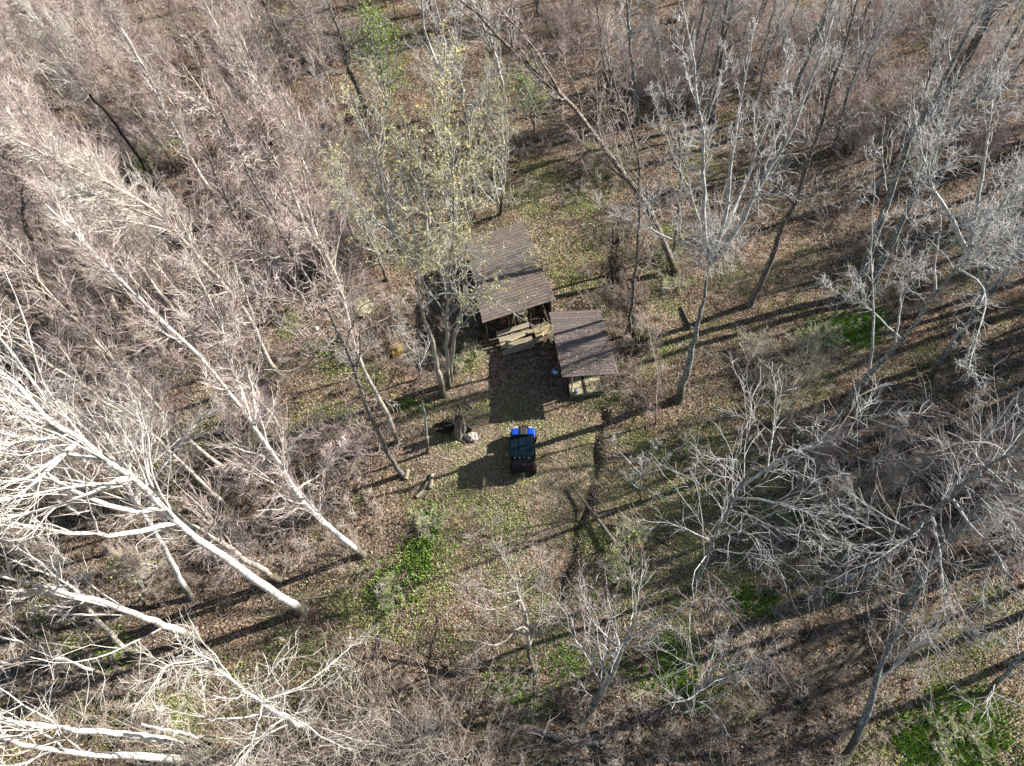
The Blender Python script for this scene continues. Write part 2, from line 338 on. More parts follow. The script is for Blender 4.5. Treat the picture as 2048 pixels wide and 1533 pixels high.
# ================================================================== GROUND
GREEN = [(950, 1060, 110, 70, .5, 0), (1000, 1000, 90, 50, .4, 0), (900, 1150, 110, 70, .35, 0), (1350, 980, 160, 90, .4, 0), (1600, 1120, 160, 90, .4, 0), (1300, 1180, 140, 80, .4, 0), (1100, 880, 90, 50, .35, 0), (1180, 520, 90, 80, .4, 0), (1320, 660, 80, 60, .25, 0), (1700, 560, 120, 60, .25, 0), (1870, 1290, 120, 60, .4, 0), (300, 1440, 160, 60, .45, 0), (640, 1400, 120, 50, .35, 0), (1060, 380, 120, 60, .35, 0), # px, py, radius px x, radius px y, strength, hue (0 fresh mid green, 1 vivid, 2 dark ivy)
 (862, 1055, 26, 60, .9, 1), (835, 1120, 35, 45, .95, 1), (790, 1180, 55, 50, 1.0, 1), (770, 1245, 60, 35, .7, 0), (850, 1010, 30, 40, .7, 0), (930, 990, 40, 40, .5, 0), (880, 1080, 60, 80, .45, 0),
 (1648, 672, 42, 20, 1.8, 2), (1722, 642, 45, 20, 1.8, 2), (1690, 665, 70, 28, 1.0, 2), (1270, 890, 60, 30, .6, 0), (1400, 880, 60, 40, .7, 0), (1300, 940, 90, 60, .4, 0), (1190, 1080, 50, 50, .6, 0), (1275, 1070, 70, 40, .7, 0),
 (1480, 1000, 90, 60, .7, 0), (1560, 960, 70, 40, .55, 0), (1570, 1040, 90, 50, .6, 0), (1650, 1030, 80, 50, .6, 0), (1510, 1200, 60, 28, .95, 1), (1440, 1150, 60, 40, .5, 0), (1380, 1080, 60, 40, .5, 0),
 (1320, 1320, 90, 50, .8, 1), (1390, 1380, 80, 40, .7, 1), (1450, 1400, 60, 40, .6, 0), (1900, 1440, 90, 60, 1.0, 1), (1830, 1490, 80, 40, .9, 1), (1960, 1500, 70, 40, .8, 1), (1770, 1500, 60, 40, .5, 0),
 (215, 1310, 40, 40, 1.0, 1), (430, 1345, 60, 36, .8, 0), (280, 1390, 60, 40, .7, 0), (170, 1290, 60, 30, .5, 0), (120, 1400, 80, 40, .5, 0), (600, 1290, 60, 40, .6, 0), (680, 1210, 50, 50, .5, 0), (640, 1330, 60, 40, .6, 0),
 (1170, 400, 60, 30, .7, 0), (1110, 425, 60, 25, .7, 0), (1200, 350, 50, 24, .6, 0), (1220, 300, 40, 20, .5, 0), (870, 530, 40, 20, .7, 0), (800, 510, 40, 20, .5, 0), (1130, 590, 40, 25, .6, 0), (1150, 480, 60, 40, .35, 0), (1340, 510, 25, 40, .6, 0), (1330, 470, 40, 20, .5, 0),
 (690, 735, 40, 24, .8, 0), (660, 700, 35, 14, .9, 1), (580, 650, 24, 24, .7, 0), (690, 830, 60, 30, .6, 0), (580, 860, 60, 40, .5, 0), (720, 760, 50, 30, .5, 0), (830, 810, 60, 14, .7, 1), (880, 820, 50, 24, .5, 0), (920, 690, 35, 50, .7, 2), (930, 650, 20, 30, .7, 2), (935, 730, 20, 16, .8, 0),
 (270, 320, 40, 26, .8, 1), (330, 270, 14, 14, .9, 1), (190, 330, 30, 16, .5, 0), (120, 380, 40, 20, .4, 0), (100, 490, 30, 20, .4, 0), (145, 680, 20, 12, .7, 1), (230, 710, 20, 12, .7, 0), (390, 640, 30, 40, .6, 0), (350, 745, 40, 16, .5, 0),
 (760, 90, 50, 60, .45, 0), (1000, 830, 60, 30, .4, 0), (1000, 960, 80, 40, .4, 0), (900, 870, 40, 30, .35, 0), (1735, 215, 24, 20, .7, 0), (1420, 150, 24, 20, .5, 0), (1480, 560, 60, 30, .3, 0), (1390, 340, 50, 30, .35, 0), (1640, 770, 30, 30, .6, 0), (1550, 800, 60, 30, .4, 0), (1890, 490, 40, 20, .4, 0), (1950, 560, 50, 20, .3, 0),
 (1180, 800, 60, 14, .5, 0), (1230, 790, 24, 14, .7, 0), (1860, 720, 60, 30, .4, 0), (1030, 1180, 100, 60, .3, 0), (1090, 1340, 70, 60, .5, 2), (1010, 1380, 60, 40, .4, 2), (900, 1290, 60, 30, .3, 0), (1990, 1200, 50, 30, .4, 0), (400, 880, 80, 30, .3, 0), (200, 880, 60, 30, .3, 0), (60, 1230, 60, 30, .4, 0)]
GG = []
for (px, py, rx, ry, st, hu) in GREEN:
    c = at(px, py); ex = at(px + rx, py) - c; ey = at(px, py - ry) - c
    Mi = np.linalg.inv(np.array([ex[:2], ey[:2]]).T); GG.append((c[:2], Mi, st, hu))
def wav(X, Y, f, s):
    r = np.random.default_rng(s); o = 0
    for i in range(7):
        a = r.uniform(0, 6.28); k = f * r.uniform(.6, 1.9); o = o + np.sin((X * math.cos(a) + Y * math.sin(a)) * k + r.uniform(0, 6.28))
    return o / 2.6
def green(X, Y):
    g_ = np.zeros(np.shape(X)); hue = np.zeros(np.shape(X))
    for c, Mi, st, hu in GG:
        u = Mi[0, 0] * (X - c[0]) + Mi[0, 1] * (Y - c[1]); v = Mi[1, 0] * (X - c[0]) + Mi[1, 1] * (Y - c[1])
        e = st * (1.75 if st < .55 else 1.2) * np.exp(-(u * u + v * v) ** 1.0 * .9); hue = np.where((e > g_) & (e > .1), hu, hue); g_ = np.maximum(g_, e)
    n = .50 + .40 * wav(X, Y, 1.9, 3) + .45 * wav(X, Y, 8.0, 4) + .25 * wav(X, Y, 17., 14)
    g_ = 1.25 * g_ * np.clip(n + .02, .0, 1.35) + np.clip(.20 * (wav(X, Y, .45, 5) * .6 + wav(X, Y, 2.2, 6)) - .05, 0, .3)
    return g_, hue
ax = np.r_[-700, -400, -250, -160, -110, -80, np.arange(-60, -10, .4), np.arange(-10, 11, .12), np.arange(11, 62, .4), 80, 110, 160, 250, 400, 700]
ay = np.r_[-600, -300, -150, -80, -40, np.arange(-20, 4, .4), np.arange(4, 33, .12), np.arange(33, 100, .4), 120, 160, 240, 400, 800]
X, Y = np.meshgrid(ax, ay); Z = hz(X, Y)
gr, _h = green(X, Y)
soil = np.clip(.5 * (.8 + .5 * wav(X, Y, 3.5, 9)) * np.exp(-(seg_dist(X, Y, GUL) / .5) ** 2) + .8 * np.exp(-(seg_dist(X, Y, GUL2) / 1.0) ** 2), 0, 1)
yard = np.clip(np.exp(-(((X + .5) / 6) ** 2 + ((Y - 18) / 7) ** 2)), 0, 1)
nx_, ny_ = len(ax), len(ay); I = np.arange(nx_ * ny_).reshape(ny_, nx_)
Q = np.stack([I[:-1, :-1], I[:-1, 1:], I[1:, 1:], I[1:, :-1]], -1).reshape(-1, 4)
mg, t, b = mat('forest_floor', .95, .1)
vo = t.nodes.new('ShaderNodeTexVoronoi'); vo.inputs['Scale'].default_value = 13.0; vo.inputs['Randomness'].default_value = 1
tc = t.nodes.new('ShaderNodeTexCoord'); t.links.new(tc.outputs['Object'], vo.inputs['Vector'])
sx = t.nodes.new('ShaderNodeSeparateColor'); t.links.new(vo.outputs['Color'], sx.inputs[0])
litter = ramp(t, [(0, (.030, .023, .018)), (.25, (.080, .058, .042)), (.5, (.19, .140, .098)), (.75, (.32, .245, .178)), (1.0, (.50, .42, .33))], sx.outputs[0])
big = ramp(t, [(.36, (.45, .42, .40)), (.62, (1.0, 1.0, 1.0))], noise(t, .55, 4, .65))
litter = mix(t, .9, litter, big, 'MULTIPLY')
litter = mix(t, .8, litter, ramp(t, [(.38, (.45, .42, .40)), (.55, (1.05, 1.0, .97))], noise(t, 2.6, 4, .7)), 'MULTIPLY')
rusty = ramp(t, [(.46, (0, 0, 0)), (.66, (1, 1, 1))], noise(t, .28, 3, .6))
litter = mix(t, rusty, litter, mix(t, .8, litter, (1.08, .90, .80), 'MULTIPLY'))
def attrn(nm):
    a = t.nodes.new('ShaderNodeAttribute'); a.attribute_name = nm; return a.outputs['Fac']
dry = mix(t, .7, litter, (.30, .25, .17))
litter = mix(t, ramp(t, [(.2, (0, 0, 0)), (1, (.6, .6, .6))], attrn('yard')), litter, dry)
moss = ramp(t, [(.3, (.050, .065, .020)), (.5, (.15, .185, .055)), (.72, (.30, .33, .12))], noise(t, 9, 4, .7))
mr = t.nodes.new('ShaderNodeMath'); mr.operation = 'MULTIPLY'; t.links.new(attrn('green'), mr.inputs[0]); t.links.new(ramp(t, [(.36, (0, 0, 0)), (.54, (1, 1, 1))], noise(t, 5, 4, .75)), mr.inputs[1])
mc = t.nodes.new('ShaderNodeClamp'); t.links.new(mr.outputs[0], mc.inputs[0])
c = mix(t, mc.outputs[0], litter, moss)
c = mix(t, attrn('soil'), c, (.030, .022, .016))
t.links.new(c, b.inputs['Base Color'])
bp = t.nodes.new('ShaderNodeBump'); bp.inputs['Strength'].default_value = 1.0; bp.inputs['Distance'].default_value = .07
ad = t.nodes.new('ShaderNodeMath'); ad.operation = 'MULTIPLY_ADD'; t.links.new(sx.outputs[1], ad.inputs[0]); ad.inputs[1].default_value = .7; t.links.new(noise(t, 6, 5, .7), ad.inputs[2])
t.links.new(ad.outputs[0], bp.inputs['Height']); t.links.new(bp.outputs[0], b.inputs['Normal'])
me = poly_mesh('ground', np.stack([X.ravel(), Y.ravel(), Z.ravel()], 1), Q, [mg], attr={'green': gr.ravel(), 'soil': soil.ravel(), 'yard': yard.ravel()})
tag(link('ground', me), 'brown leaf littered forest floor with green patches', 'ground', kind='structure')

def in_view(n, pad=60):
    """random ground points inside the photographed area, evenly over the ground but denser where it is near"""
    out = []
    tot = 0
    while tot < n:
        P = np.stack([rng.uniform(-55, 55, n), rng.uniform(-2, 75, n)], 1)
        C = (np.c_[P, np.zeros(n)] - [0, 0, H]) @ RM
        u = CX + F * C[:, 0] / -C[:, 2]; v = CY - F * C[:, 1] / -C[:, 2]
        keep = (u > -pad) & (u < 2048 + pad) & (v > -pad) & (v < 1533 + pad) & (rng.random(n) < (24 / -C[:, 2]) ** 1.0 * 1.6)
        P = P[keep]; out.append(P); tot += len(P)
    return np.concatenate(out)[:n]
# fallen leaves
P = in_view(440000); z = hz(P[:, 0], P[:, 1]) + .015 + rng.random(len(P)) * .03
g_, _ = green(P[:, 0], P[:, 1]); k_ = rng.random(len(P)) > g_ * .85; P = P[k_]; z = z[k_]
V, Qd, cc = quads(np.c_[P, z], rng.gamma(5, .0095, len(P)) + .015, [(.26, .18, .125), (.38, .28, .205), (.16, .115, .08), (.42, .34, .26), (.33, .225, .16), (.12, .10, .06), (.28, .20, .14), (.22, .16, .11), (.10, .078, .062), (.54, .47, .39), (.22, .18, .155), (.30, .265, .235)], flat=.75, aspect=.75)
tag(link('leaf_litter', poly_mesh('leaf_litter', V, Qd, [M_LEAF], smooth=False, attr={'col': cc})), 'dry brown fallen leaves strewn over the forest floor', 'leaf litter', kind='stuff')
# dead grass, stalks and leaf stems lying among the leaves
P = in_view(420000); n = len(P); dn = .35 + .5 * wav(P[:, 0], P[:, 1], .8, 21) + .35 * wav(P[:, 0], P[:, 1], 3.2, 22); P = P[rng.random(n) < dn]; n = len(P); z = hz(P[:, 0], P[:, 1])
az = rng.uniform(0, 6.28, n); ln = rng.uniform(.03, .16, n); wd = rng.uniform(.006, .016, n)
V = np.stack([np.stack([P[:, 0] - np.sin(az) * wd, P[:, 1] + np.cos(az) * wd, z], 1), np.stack([P[:, 0] + np.sin(az) * wd, P[:, 1] - np.cos(az) * wd, z], 1), np.stack([P[:, 0] + np.cos(az) * ln, P[:, 1] + np.sin(az) * ln, z + rng.uniform(.03, .16, n)], 1)], 1).reshape(-1, 3)
gc = np.array([(.52, .47, .36), (.36, .30, .22), (.62, .57, .47), (.24, .20, .15), (.33, .34, .18)])[rng.integers(0, 5, n)] * rng.uniform(.7, 1.25, (n, 1))
tag(link('dry_grass', poly_mesh('dry_grass', V, np.arange(n * 3).reshape(n, 3), [M_GRASS], smooth=False, attr={'col': np.repeat(np.c_[gc, np.ones(n)], 3, 0)})), 'straw coloured dead grass and stalks between the leaves', 'dry grass', kind='stuff')
# green ground plants and grass
P = in_view(1300000)
for (px, py, rx, ry, st, hu) in GREEN:
    if st >= .6:
        m_ = int((rx * ry) ** .5 * ((190 if hu == 2 else 95) if hu else 60)); a_ = rng.normal(0, .75, (m_, 2)); P = np.concatenate([P, np.array([at(px + rx * q[0], py + ry * q[1])[:2] for q in a_])])
g_, hue = green(P[:, 0], P[:, 1]); k_ = rng.random(len(P)) < np.clip(g_ - .06, 0, 1) * .85; P = P[k_]; hue = hue[k_]; g_ = g_[k_]
n = len(P); z = hz(P[:, 0], P[:, 1]); hgt = rng.uniform(.04, .13, n) * (1 + .9 * (hue > 0) * (hue < 2))
az = rng.uniform(0, 6.28, n); ln = rng.uniform(.02, .09, n); wd = rng.uniform(.02, .045, n)
a0 = np.stack([P[:, 0] - np.sin(az) * wd, P[:, 1] + np.cos(az) * wd, z], 1); a1 = np.stack([P[:, 0] + np.sin(az) * wd, P[:, 1] - np.cos(az) * wd, z], 1)
tp = np.stack([P[:, 0] + np.cos(az) * ln, P[:, 1] + np.sin(az) * ln, z + hgt], 1)
V = np.stack([a0, a1, tp], 1).reshape(-1, 3); Qd = np.arange(n * 3).reshape(n, 3)
gc = np.where(hue[:, None] == 1, [[.26, .40, .085]], np.where(hue[:, None] == 2, [[.13, .28, .03]], [[.29, .33, .12]])) * rng.uniform(.4, 1.5, (n, 1)) * rng.uniform(.75, 1.25, (n, 3))
dryb = (rng.random(n) < .22) & (hue == 0); gc[dryb] = [.34, .28, .15]
tag(link('grass', poly_mesh('grass', V, Qd, [M_GRASS], smooth=False, attr={'col': np.repeat(np.c_[gc, np.ones(n)], 3, 0)})), 'fresh green grass and low plants growing in patches', 'grass', kind='stuff')
# fallen sticks
P = in_view(16000); n = len(P); L = rng.gamma(2, .22, n) + .12; az = rng.uniform(0, np.pi, n); z = hz(P[:, 0], P[:, 1]) + .03
SP, SR = grow(np.c_[P, z], np.stack([np.cos(az), np.sin(az), rng.uniform(-.02, .12, n)], 1), L, rng.uniform(.005, .014, n), 3, .13, 0)
SP[:, :, 2] = np.maximum(SP[:, :, 2], hz(SP[:, :, 0], SP[:, :, 1]) + .01)
bg_ = Bag(); bg_.add(SP[::2], SR[::2], 3, 0); bg_.add(SP[1::2], SR[1::2], 3, 1)
tag(link('fallen_twigs', bg_.mesh('fallen_twigs', [TW['brown'], TW['tan']])), 'thin dead sticks scattered on the leaf litter', 'twigs', kind='stuff')
# ================================================================== BUILDINGS AND THINGS
import bmesh
def bmbox(bm, cx, cy, cz, sx, sy, sz, rot=None, bev=0.0, taper=None):
    r = bmesh.ops.create_cube(bm, size=1.0); vs = r['verts']
    for v in vs:
        x, y, z_ = v.co.x * sx, v.co.y * sy, v.co.z * sz
        if taper and v.co.z > 0: x *= taper[0]; y *= taper[1]; x += taper[2] if len(taper) > 2 else 0; y += taper[3] if len(taper) > 3 else 0
        v.co = Vector((x, y, z_))
    if bev:
        es = list({e for v in vs for e in v.link_edges})
        rr = bmesh.ops.bevel(bm, geom=es, offset=bev, segments=2, affect='EDGES', profile=.6); vs = list({v for f in rr['faces'] for v in f.verts} | {v for v in vs if v.is_valid})
    if rot is not None:
        mt = Matrix.Rotation(rot[2], 3, 'Z') @ Matrix.Rotation(rot[1], 3, 'Y') @ Matrix.Rotation(rot[0], 3, 'X')
        for v in vs: v.co = mt @ v.co
    for v in vs: v.co += Vector((cx, cy, cz))
def bmobj(name, fn, m, parent=None, smooth=False):
    bm = bmesh.new(); fn(bm); me = bpy.data.meshes.new(name); bm.to_mesh(me); bm.free(); me.materials.append(m)
    if smooth:
        for p in me.polygons: p.use_smooth = True
    return link(name, me, parent)
def cyl(bm, p0, p1, r0, r1=None, seg=16):
    p0 = Vector(p0); p1 = Vector(p1); d = p1 - p0
    M = Matrix.Translation((p0 + p1) / 2) @ d.to_track_quat('Z', 'Y').to_matrix().to_4x4()
    bmesh.ops.create_cone(bm, cap_ends=True, segments=seg, radius1=r0, radius2=r0 if r1 is None else r1, depth=d.length, matrix=M)

def wood(name, stops, scale=(1, 1, 1), sc=6):
    m, t, b = mat(name, .8, .25)
    c = ramp(t, stops, noise(t, sc, 5, .7, stretch=scale)); t.links.new(c, b.inputs['Base Color'])
    bp = t.nodes.new('ShaderNodeBump'); bp.inputs['Strength'].default_value = .4; bp.inputs['Distance'].default_value = .01
    t.links.new(noise(t, sc * 2, 4, .7, stretch=scale), bp.inputs['Height']); t.links.new(bp.outputs[0], b.inputs['Normal'])
    return m
M_ROOF = attr_mat('roof_boards', 'col', .62)
M_ROOF.node_tree.nodes['Principled BSDF'].inputs['Specular IOR Level'].default_value = .35
_t = M_ROOF.node_tree; _b = _t.nodes['Principled BSDF']; _a = [n for n in _t.nodes if n.type == 'ATTRIBUTE'][0]
_c = mix(_t, .8, _a.outputs['Color'], ramp(_t, [(.3, (.55, .55, .55)), (.5, (.95, .95, .95)), (.75, (1.25, 1.2, 1.15))], noise(_t, 2.2, 6, .75)), 'MULTIPLY'); _t.links.new(_c, _b.inputs['Base Color'])
M_WOODD = wood('weathered_dark_wood', [(.3, (.035, .030, .025)), (.6, (.075, .065, .052)), (.8, (.12, .105, .085))], (1, 1, .15))
M_WOODG = wood('grey_green_boards', [(.3, (.10, .10, .075)), (.6, (.16, .16, .12)), (.8, (.21, .20, .155))], (1, 1, .12))
M_WOODY = wood('yellow_tan_boards', [(.3, (.46, .40, .24)), (.6, (.64, .57, .36)), (.8, (.74, .68, .48))], (1, 1, .1))
M_PAL = wood('pallet_boards', [(.3, (.20, .17, .12)), (.55, (.33, .29, .21)), (.8, (.46, .41, .31))], (.15, 1, 1))
M_PAL2 = wood('fresh_boards', [(.3, (.34, .26, .15)), (.55, (.46, .37, .22)), (.8, (.58, .49, .32))], (.15, 1, 1))
def plain(name, c, rough=.6, spec=.3, metal=0):
    m, t, b = mat(name, rough, spec, metal); b.inputs['Base Color'].default_value = (*c, 1)
    cc = ramp(t, [(.3, tuple(v * .75 for v in c)), (.6, c), (.8, tuple(min(1, v * 1.15) for v in c))], noise(t, 7, 4, .6)); t.links.new(cc, b.inputs['Base Color']); return m

def roof(parent, Cr, nb, seed, base, gap=.004, th=.03, wave=.003):
    """Cr: back-left, back-right, front-right, front-left (world). boards run across the short side"""
    r = np.random.default_rng(seed); bl, br, fr, fl = [np.array(c) for c in Cr]
    V = []; Qd = []; cc = []; n0 = 0
    up_ = norm(np.cross(br - bl, fl - bl)); up_ = up_ if up_[2] > 0 else -up_
    for i in range(nb):
        a, b_ = i / nb, (i + 1) / nb
        e = r.uniform(-.02, .02, 2); dz = r.uniform(0, wave); sh = r.uniform(.88, 1.12) * np.array(base) * r.uniform(.95, 1.05, 3)
        segs = 6
        l0 = bl + (fl - bl) * a; l1 = bl + (fl - bl) * (b_ - gap * (nb / 30)); r0 = br + (fr - br) * a; r1 = br + (fr - br) * (b_ - gap * (nb / 30))
        for j in range(segs + 1):
            s = j / segs; s2 = s + (e[0] * (1 - s) + e[1] * s) * .3
            p0 = l0 + (r0 - l0) * s2 + up_ * (dz + .006 * math.sin(7 * s + i)); p1 = l1 + (r1 - l1) * s2 + up_ * (dz + .003 + .006 * math.sin(7 * s + i))
            V += [p0, p1, p1 - up_ * th, p0 - up_ * (th + .02)]; cc += [np.r_[sh, 1]] * 4
        for j in range(segs):
            o = n0 + j * 4
            for k in range(4): Qd.append([o + k, o + (k + 1) % 4, o + 4 + (k + 1) % 4, o + 4 + k])
        Qd.append([n0, n0 + 3, n0 + 2, n0 + 1]); o = n0 + segs * 4; Qd.append([o, o + 1, o + 2, o + 3]); n0 += (segs + 1) * 4
    org = np.array(parent.location)
    me = poly_mesh('roof', np.array(V) - org, np.array(Qd), [M_ROOF], smooth=False, attr={'col': np.array(cc)})
    bm = bmesh.new(); bm.from_mesh(me); bmesh.ops.recalc_face_normals(bm, faces=bm.faces); bm.to_mesh(me); bm.free()
    return link('roof', me, parent)
# ---- open-fronted pole shed
S1 = [at(931, 482, 2.25), at(1045, 442, 2.25), at(1112, 600, 2.75), at(965, 647, 2.75)]
c1 = sum(S1) / 4; sh1 = empty('open_shed', (c1[0], c1[1], float(hz(c1[0], c1[1]))), 'larger shed with weathered brown board roof and open dark front behind leaning pallets', 'shed')
bpy.context.view_layer.update()
roof(sh1, S1, 30, 3, (.145, .118, .102))
def wpt(C_, u, v): return C_[0] * (1 - u) * (1 - v) + C_[1] * u * (1 - v) + C_[2] * u * v + C_[3] * (1 - u) * v
def wall(parent, C_, uv0, uv1, m, name='wall', z0=0.0, zt=.08, th=.05, board=.18, seed=1, topf=None):
    r = np.random.default_rng(seed); a = wpt(C_, *uv0); b_ = wpt(C_, *uv1); o = np.array(parent.location)
    L = np.hypot(*(b_ - a)[:2]); n = max(1, int(L / board)); ang = math.atan2(b_[1] - a[1], b_[0] - a[0])
    def f(bm):
        for i in range(n):
            s = (i + .5) / n; p = a + (b_ - a) * s; top = (p[2] - zt if topf is None else topf) ; off = r.uniform(-.008, .008)
            h0 = z0 + r.uniform(-.02, .02)
            bmbox(bm, p[0] - o[0] - math.sin(ang) * off, p[1] - o[1] + math.cos(ang) * off, (top + h0) / 2 - o[2], L / n - .008, th, top - h0, rot=(0, 0, ang))
    return bmobj(name, f, m, parent)
wall(sh1, S1, (.06, .05), (.94, .05), M_WOODD, 'back_wall', seed=2)
wall(sh1, S1, (.05, .06), (.05, .93), M_WOODD, 'side_wall', seed=3)
wall(sh1, S1, (.95, .06), (.95, .93), M_WOODD, 'side_wall', seed=4)
o1 = np.array(sh1.location)
for u in (.05, .36, .66, .95):
    p = wpt(S1, u, .955) - o1; bmobj('post', lambda bm: cyl(bm, (p[0], p[1], -.1), (p[0], p[1], p[2] - .06), .075, .065, 10), M_WOODD, sh1, True)
pa = wpt(S1, .03, .965) - o1; pb = wpt(S1, .97, .965) - o1
bmobj('beam', lambda bm: bmbox(bm, *((pa + pb) / 2 - [0, 0, .13]), np.hypot(*(pb - pa)[:2]), .07, .14, rot=(0, 0, math.atan2(pb[1] - pa[1], pb[0] - pa[0]))), M_WOODD, sh1)
# stacked split firewood inside the open front
fw = bark('firewood', [(.3, (.10, .045, .025)), (.5, (.17, .085, .05)), (.7, (.30, .19, .12))])
ps = wpt(S1, .52, .88); es = empty('firewood_stack', (ps[0], ps[1], 0), 'reddish split firewood stacked under the front edge of the larger shed', 'firewood')
def fstack(bm):
    r = np.random.default_rng(5)
    for j in range(7):
        for i in range(11):
            x = -1.15 + i * .21 + r.uniform(-.03, .03) + (j % 2) * .1; zz = .1 + j * .16
            cyl(bm, (x, -.3 + r.uniform(-.06, .04), zz), (x + r.uniform(-.03, .03), .28, zz + r.uniform(-.02, .02)), r.uniform(.065, .10), None, 6)
bmobj('split_log_rows', fstack, fw, es); es.rotation_euler = (0, 0, R_(14))
# ---- leaning pallets / plank rack in front
def pallet(loc, L, W_, nb, tilt, rz, m, label, lift=.0):
    e = empty('wooden_pallet', loc, label, 'pallet', rz=rz); r = np.random.default_rng(nb + int(L * 10))
    ct, st = math.cos(tilt), math.sin(tilt)
    for i in range(nb):
        v = (i + .5) / nb * W_
        bmobj('board', lambda bm: bmbox(bm, r.uniform(-.04, .04), v * ct - st * .07, v * st + ct * .07 + lift, L * r.uniform(.97, 1.02), W_ / nb * .66, .025, rot=(tilt, 0, r.uniform(-.02, .02))), m, e)
    for s in (-.46, 0, .46):
        bmobj('stringer', lambda bm: bmbox(bm, s * L, W_ / 2 * ct, W_ / 2 * st + lift, .05, W_, .1, rot=(tilt, 0, 0)), M_WOODD, e)
    return e
pp = at(1040, 702, .1); pallet((pp[0] - .05, pp[1], float(hz(pp[0], pp[1])) + .02), 2.15, 1.75, 4, R_(38), R_(14), M_PAL, 'weathered grey plank rack of four wide boards leaning before the open shed')
pp = at(1086, 668, .1); pallet((pp[0], pp[1], float(hz(pp[0], pp[1])) + .02), 1.05, .75, 3, R_(52), R_(13), M_PAL2, 'short pale tan boards standing between the plank rack and the smaller shed')
# loose boards scattered between the sheds
for i_, (x0_, y0_, x1_, y1_, zz_) in enumerate([(1002, 690, 1052, 668, .55), (1010, 702, 1070, 684, .25), (1055, 665, 1100, 650, .8), (1030, 700, 1085, 672, .5), (1062, 690, 1095, 660, .3)]):
    a_ = at(x0_, y0_, zz_); b_ = at(x1_, y1_, zz_ + .15); m_ = (a_ + b_) / 2; L_ = float(np.linalg.norm(b_ - a_))
    eb_ = bmobj('loose_board', lambda bm: bmbox(bm, 0, 0, 0, L_, .13 + .02 * i_, .035, rot=(R_(20 + 7 * i_), 0, 0)), M_PAL if i_ % 2 else M_PAL2); eb_.location = m_; eb_.rotation_euler = (0, -math.asin((b_[2] - a_[2]) / L_), math.atan2(b_[1] - a_[1], b_[0] - a_[0]))
    tag(eb_, 'loose weathered board lying askew over the plank rack between the sheds', 'board', 'loose boards over the plank rack')
# ---- small shed
S2 = [at(1098, 625, 2.3), at(1200, 620, 2.3), at(1238, 748, 2.65), at(1125, 755, 2.65)]
c2 = sum(S2) / 4; sh2 = empty('small_shed', (c2[0], c2[1], float(hz(c2[0], c2[1]))), 'smaller shed with ribbed brown roof and pale slatted porch deck', 'shed')
bpy.context.view_layer.update()
roof(sh2, S2, 24, 8, (.135, .110, .100))
UL, UR, VF, VB = .10, .84, .66, .06
wall(sh2, S2, (UL, VB), (UL, .955), M_WOODD, 'side_wall', seed=6); wall(sh2, S2, (UR, VB), (UR, VF), M_WOODD, 'side_wall', seed=7); wall(sh2, S2, (UL + .02, VB - .01), (UR - .02, VB - .01), M_WOODD, 'back_wall', seed=8)
wall(sh2, S2, (UL + .02, VF + .01), (UL + .26, VF + .01), M_WOODG, 'door', seed=9, board=.14)
wall(sh2, S2, (UL + .29, VF + .01), (UR - .02, VF + .01), M_WOODG, 'front_wall', seed=10, board=.14)
o2 = np.array(sh2.location); dk = np.array([at(1143, 789, .42), at(1207, 781, .42), at(1212, 744, .42), at(1146, 750, .42)]) - o2   # porch deck corners: front left, front right, back right, back left
da = math.atan2(dk[1][1] - dk[0][1], dk[1][0] - dk[0][0]); ux = np.array([math.cos(da), math.sin(da)]); uy = np.array([-ux[1], ux[0]]); DL = float(np.hypot(*(dk[1] - dk[0])[:2])); DW = 2.0; d0 = dk[0][:2]
def dloc(u, v): return d0 + ux * u + uy * v
def planks(bm):
    r = np.random.default_rng(4); n = 19
    for i in range(n):
        p = dloc((i + .5) * DL / n, DW / 2); bmbox(bm, p[0], p[1], .40 + r.uniform(-.006, .006), DL / n - .022, DW, .03, rot=(0, 0, da))
bmobj('deck', planks, M_WOODY, sh2)
for u, v, sx_, sy_ in ((DL / 2, -.03, DL + .12, .06), (-.03, DW / 2, .06, DW), (DL + .03, DW / 2, .06, DW)):
    p = dloc(u, v); bmobj('deck_frame', lambda bm: bmbox(bm, p[0], p[1], .28, sx_, sy_, .32, rot=(0, 0, da)), M_WOODG, sh2)
p = dloc(DL * .46, DW / 2); bmobj('deck_dark_strip', lambda bm: bmbox(bm, p[0], p[1], .44, .11, DW, .07, rot=(0, 0, da)), M_WOODD, sh2)  # dark strip set on the deck planks, front to back
for u in (.0, DL):
    p = dloc(u, .06); bmobj('porch_post', lambda bm: bmbox(bm, p[0], p[1], 1.28, .09, .09, 2.56, rot=(0, 0, da)), M_WOODY, sh2)
def roof_litter(C_, n, label, cen):
    uv_ = np.stack([rng.random(n), rng.beta(2.2, 1.3, n)], 1); uv_[:, 0] = np.clip(uv_[:, 0] + .12 * np.sin(uv_[:, 1] * 9), .02, .98)
    c_ = np.array([wpt(C_, *q) for q in uv_]) + [0, 0, .05]
    V, Qd, cc = quads(c_, rng.uniform(.03, .08, n), [(.42, .32, .25), (.30, .22, .17), (.55, .47, .39), (.20, .15, .12)], flat=.85, aspect=.7)
    tag(link('roof_litter', poly_mesh('roof_litter', V, Qd, [M_LEAF], smooth=False, attr={'col': cc})), label, 'leaf litter', kind='stuff')
roof_litter(S2, 750, 'dry leaves fallen on the roof of the smaller shed', None); roof_litter(S1, 420, 'dry leaves fallen on the roof of the larger shed', None)
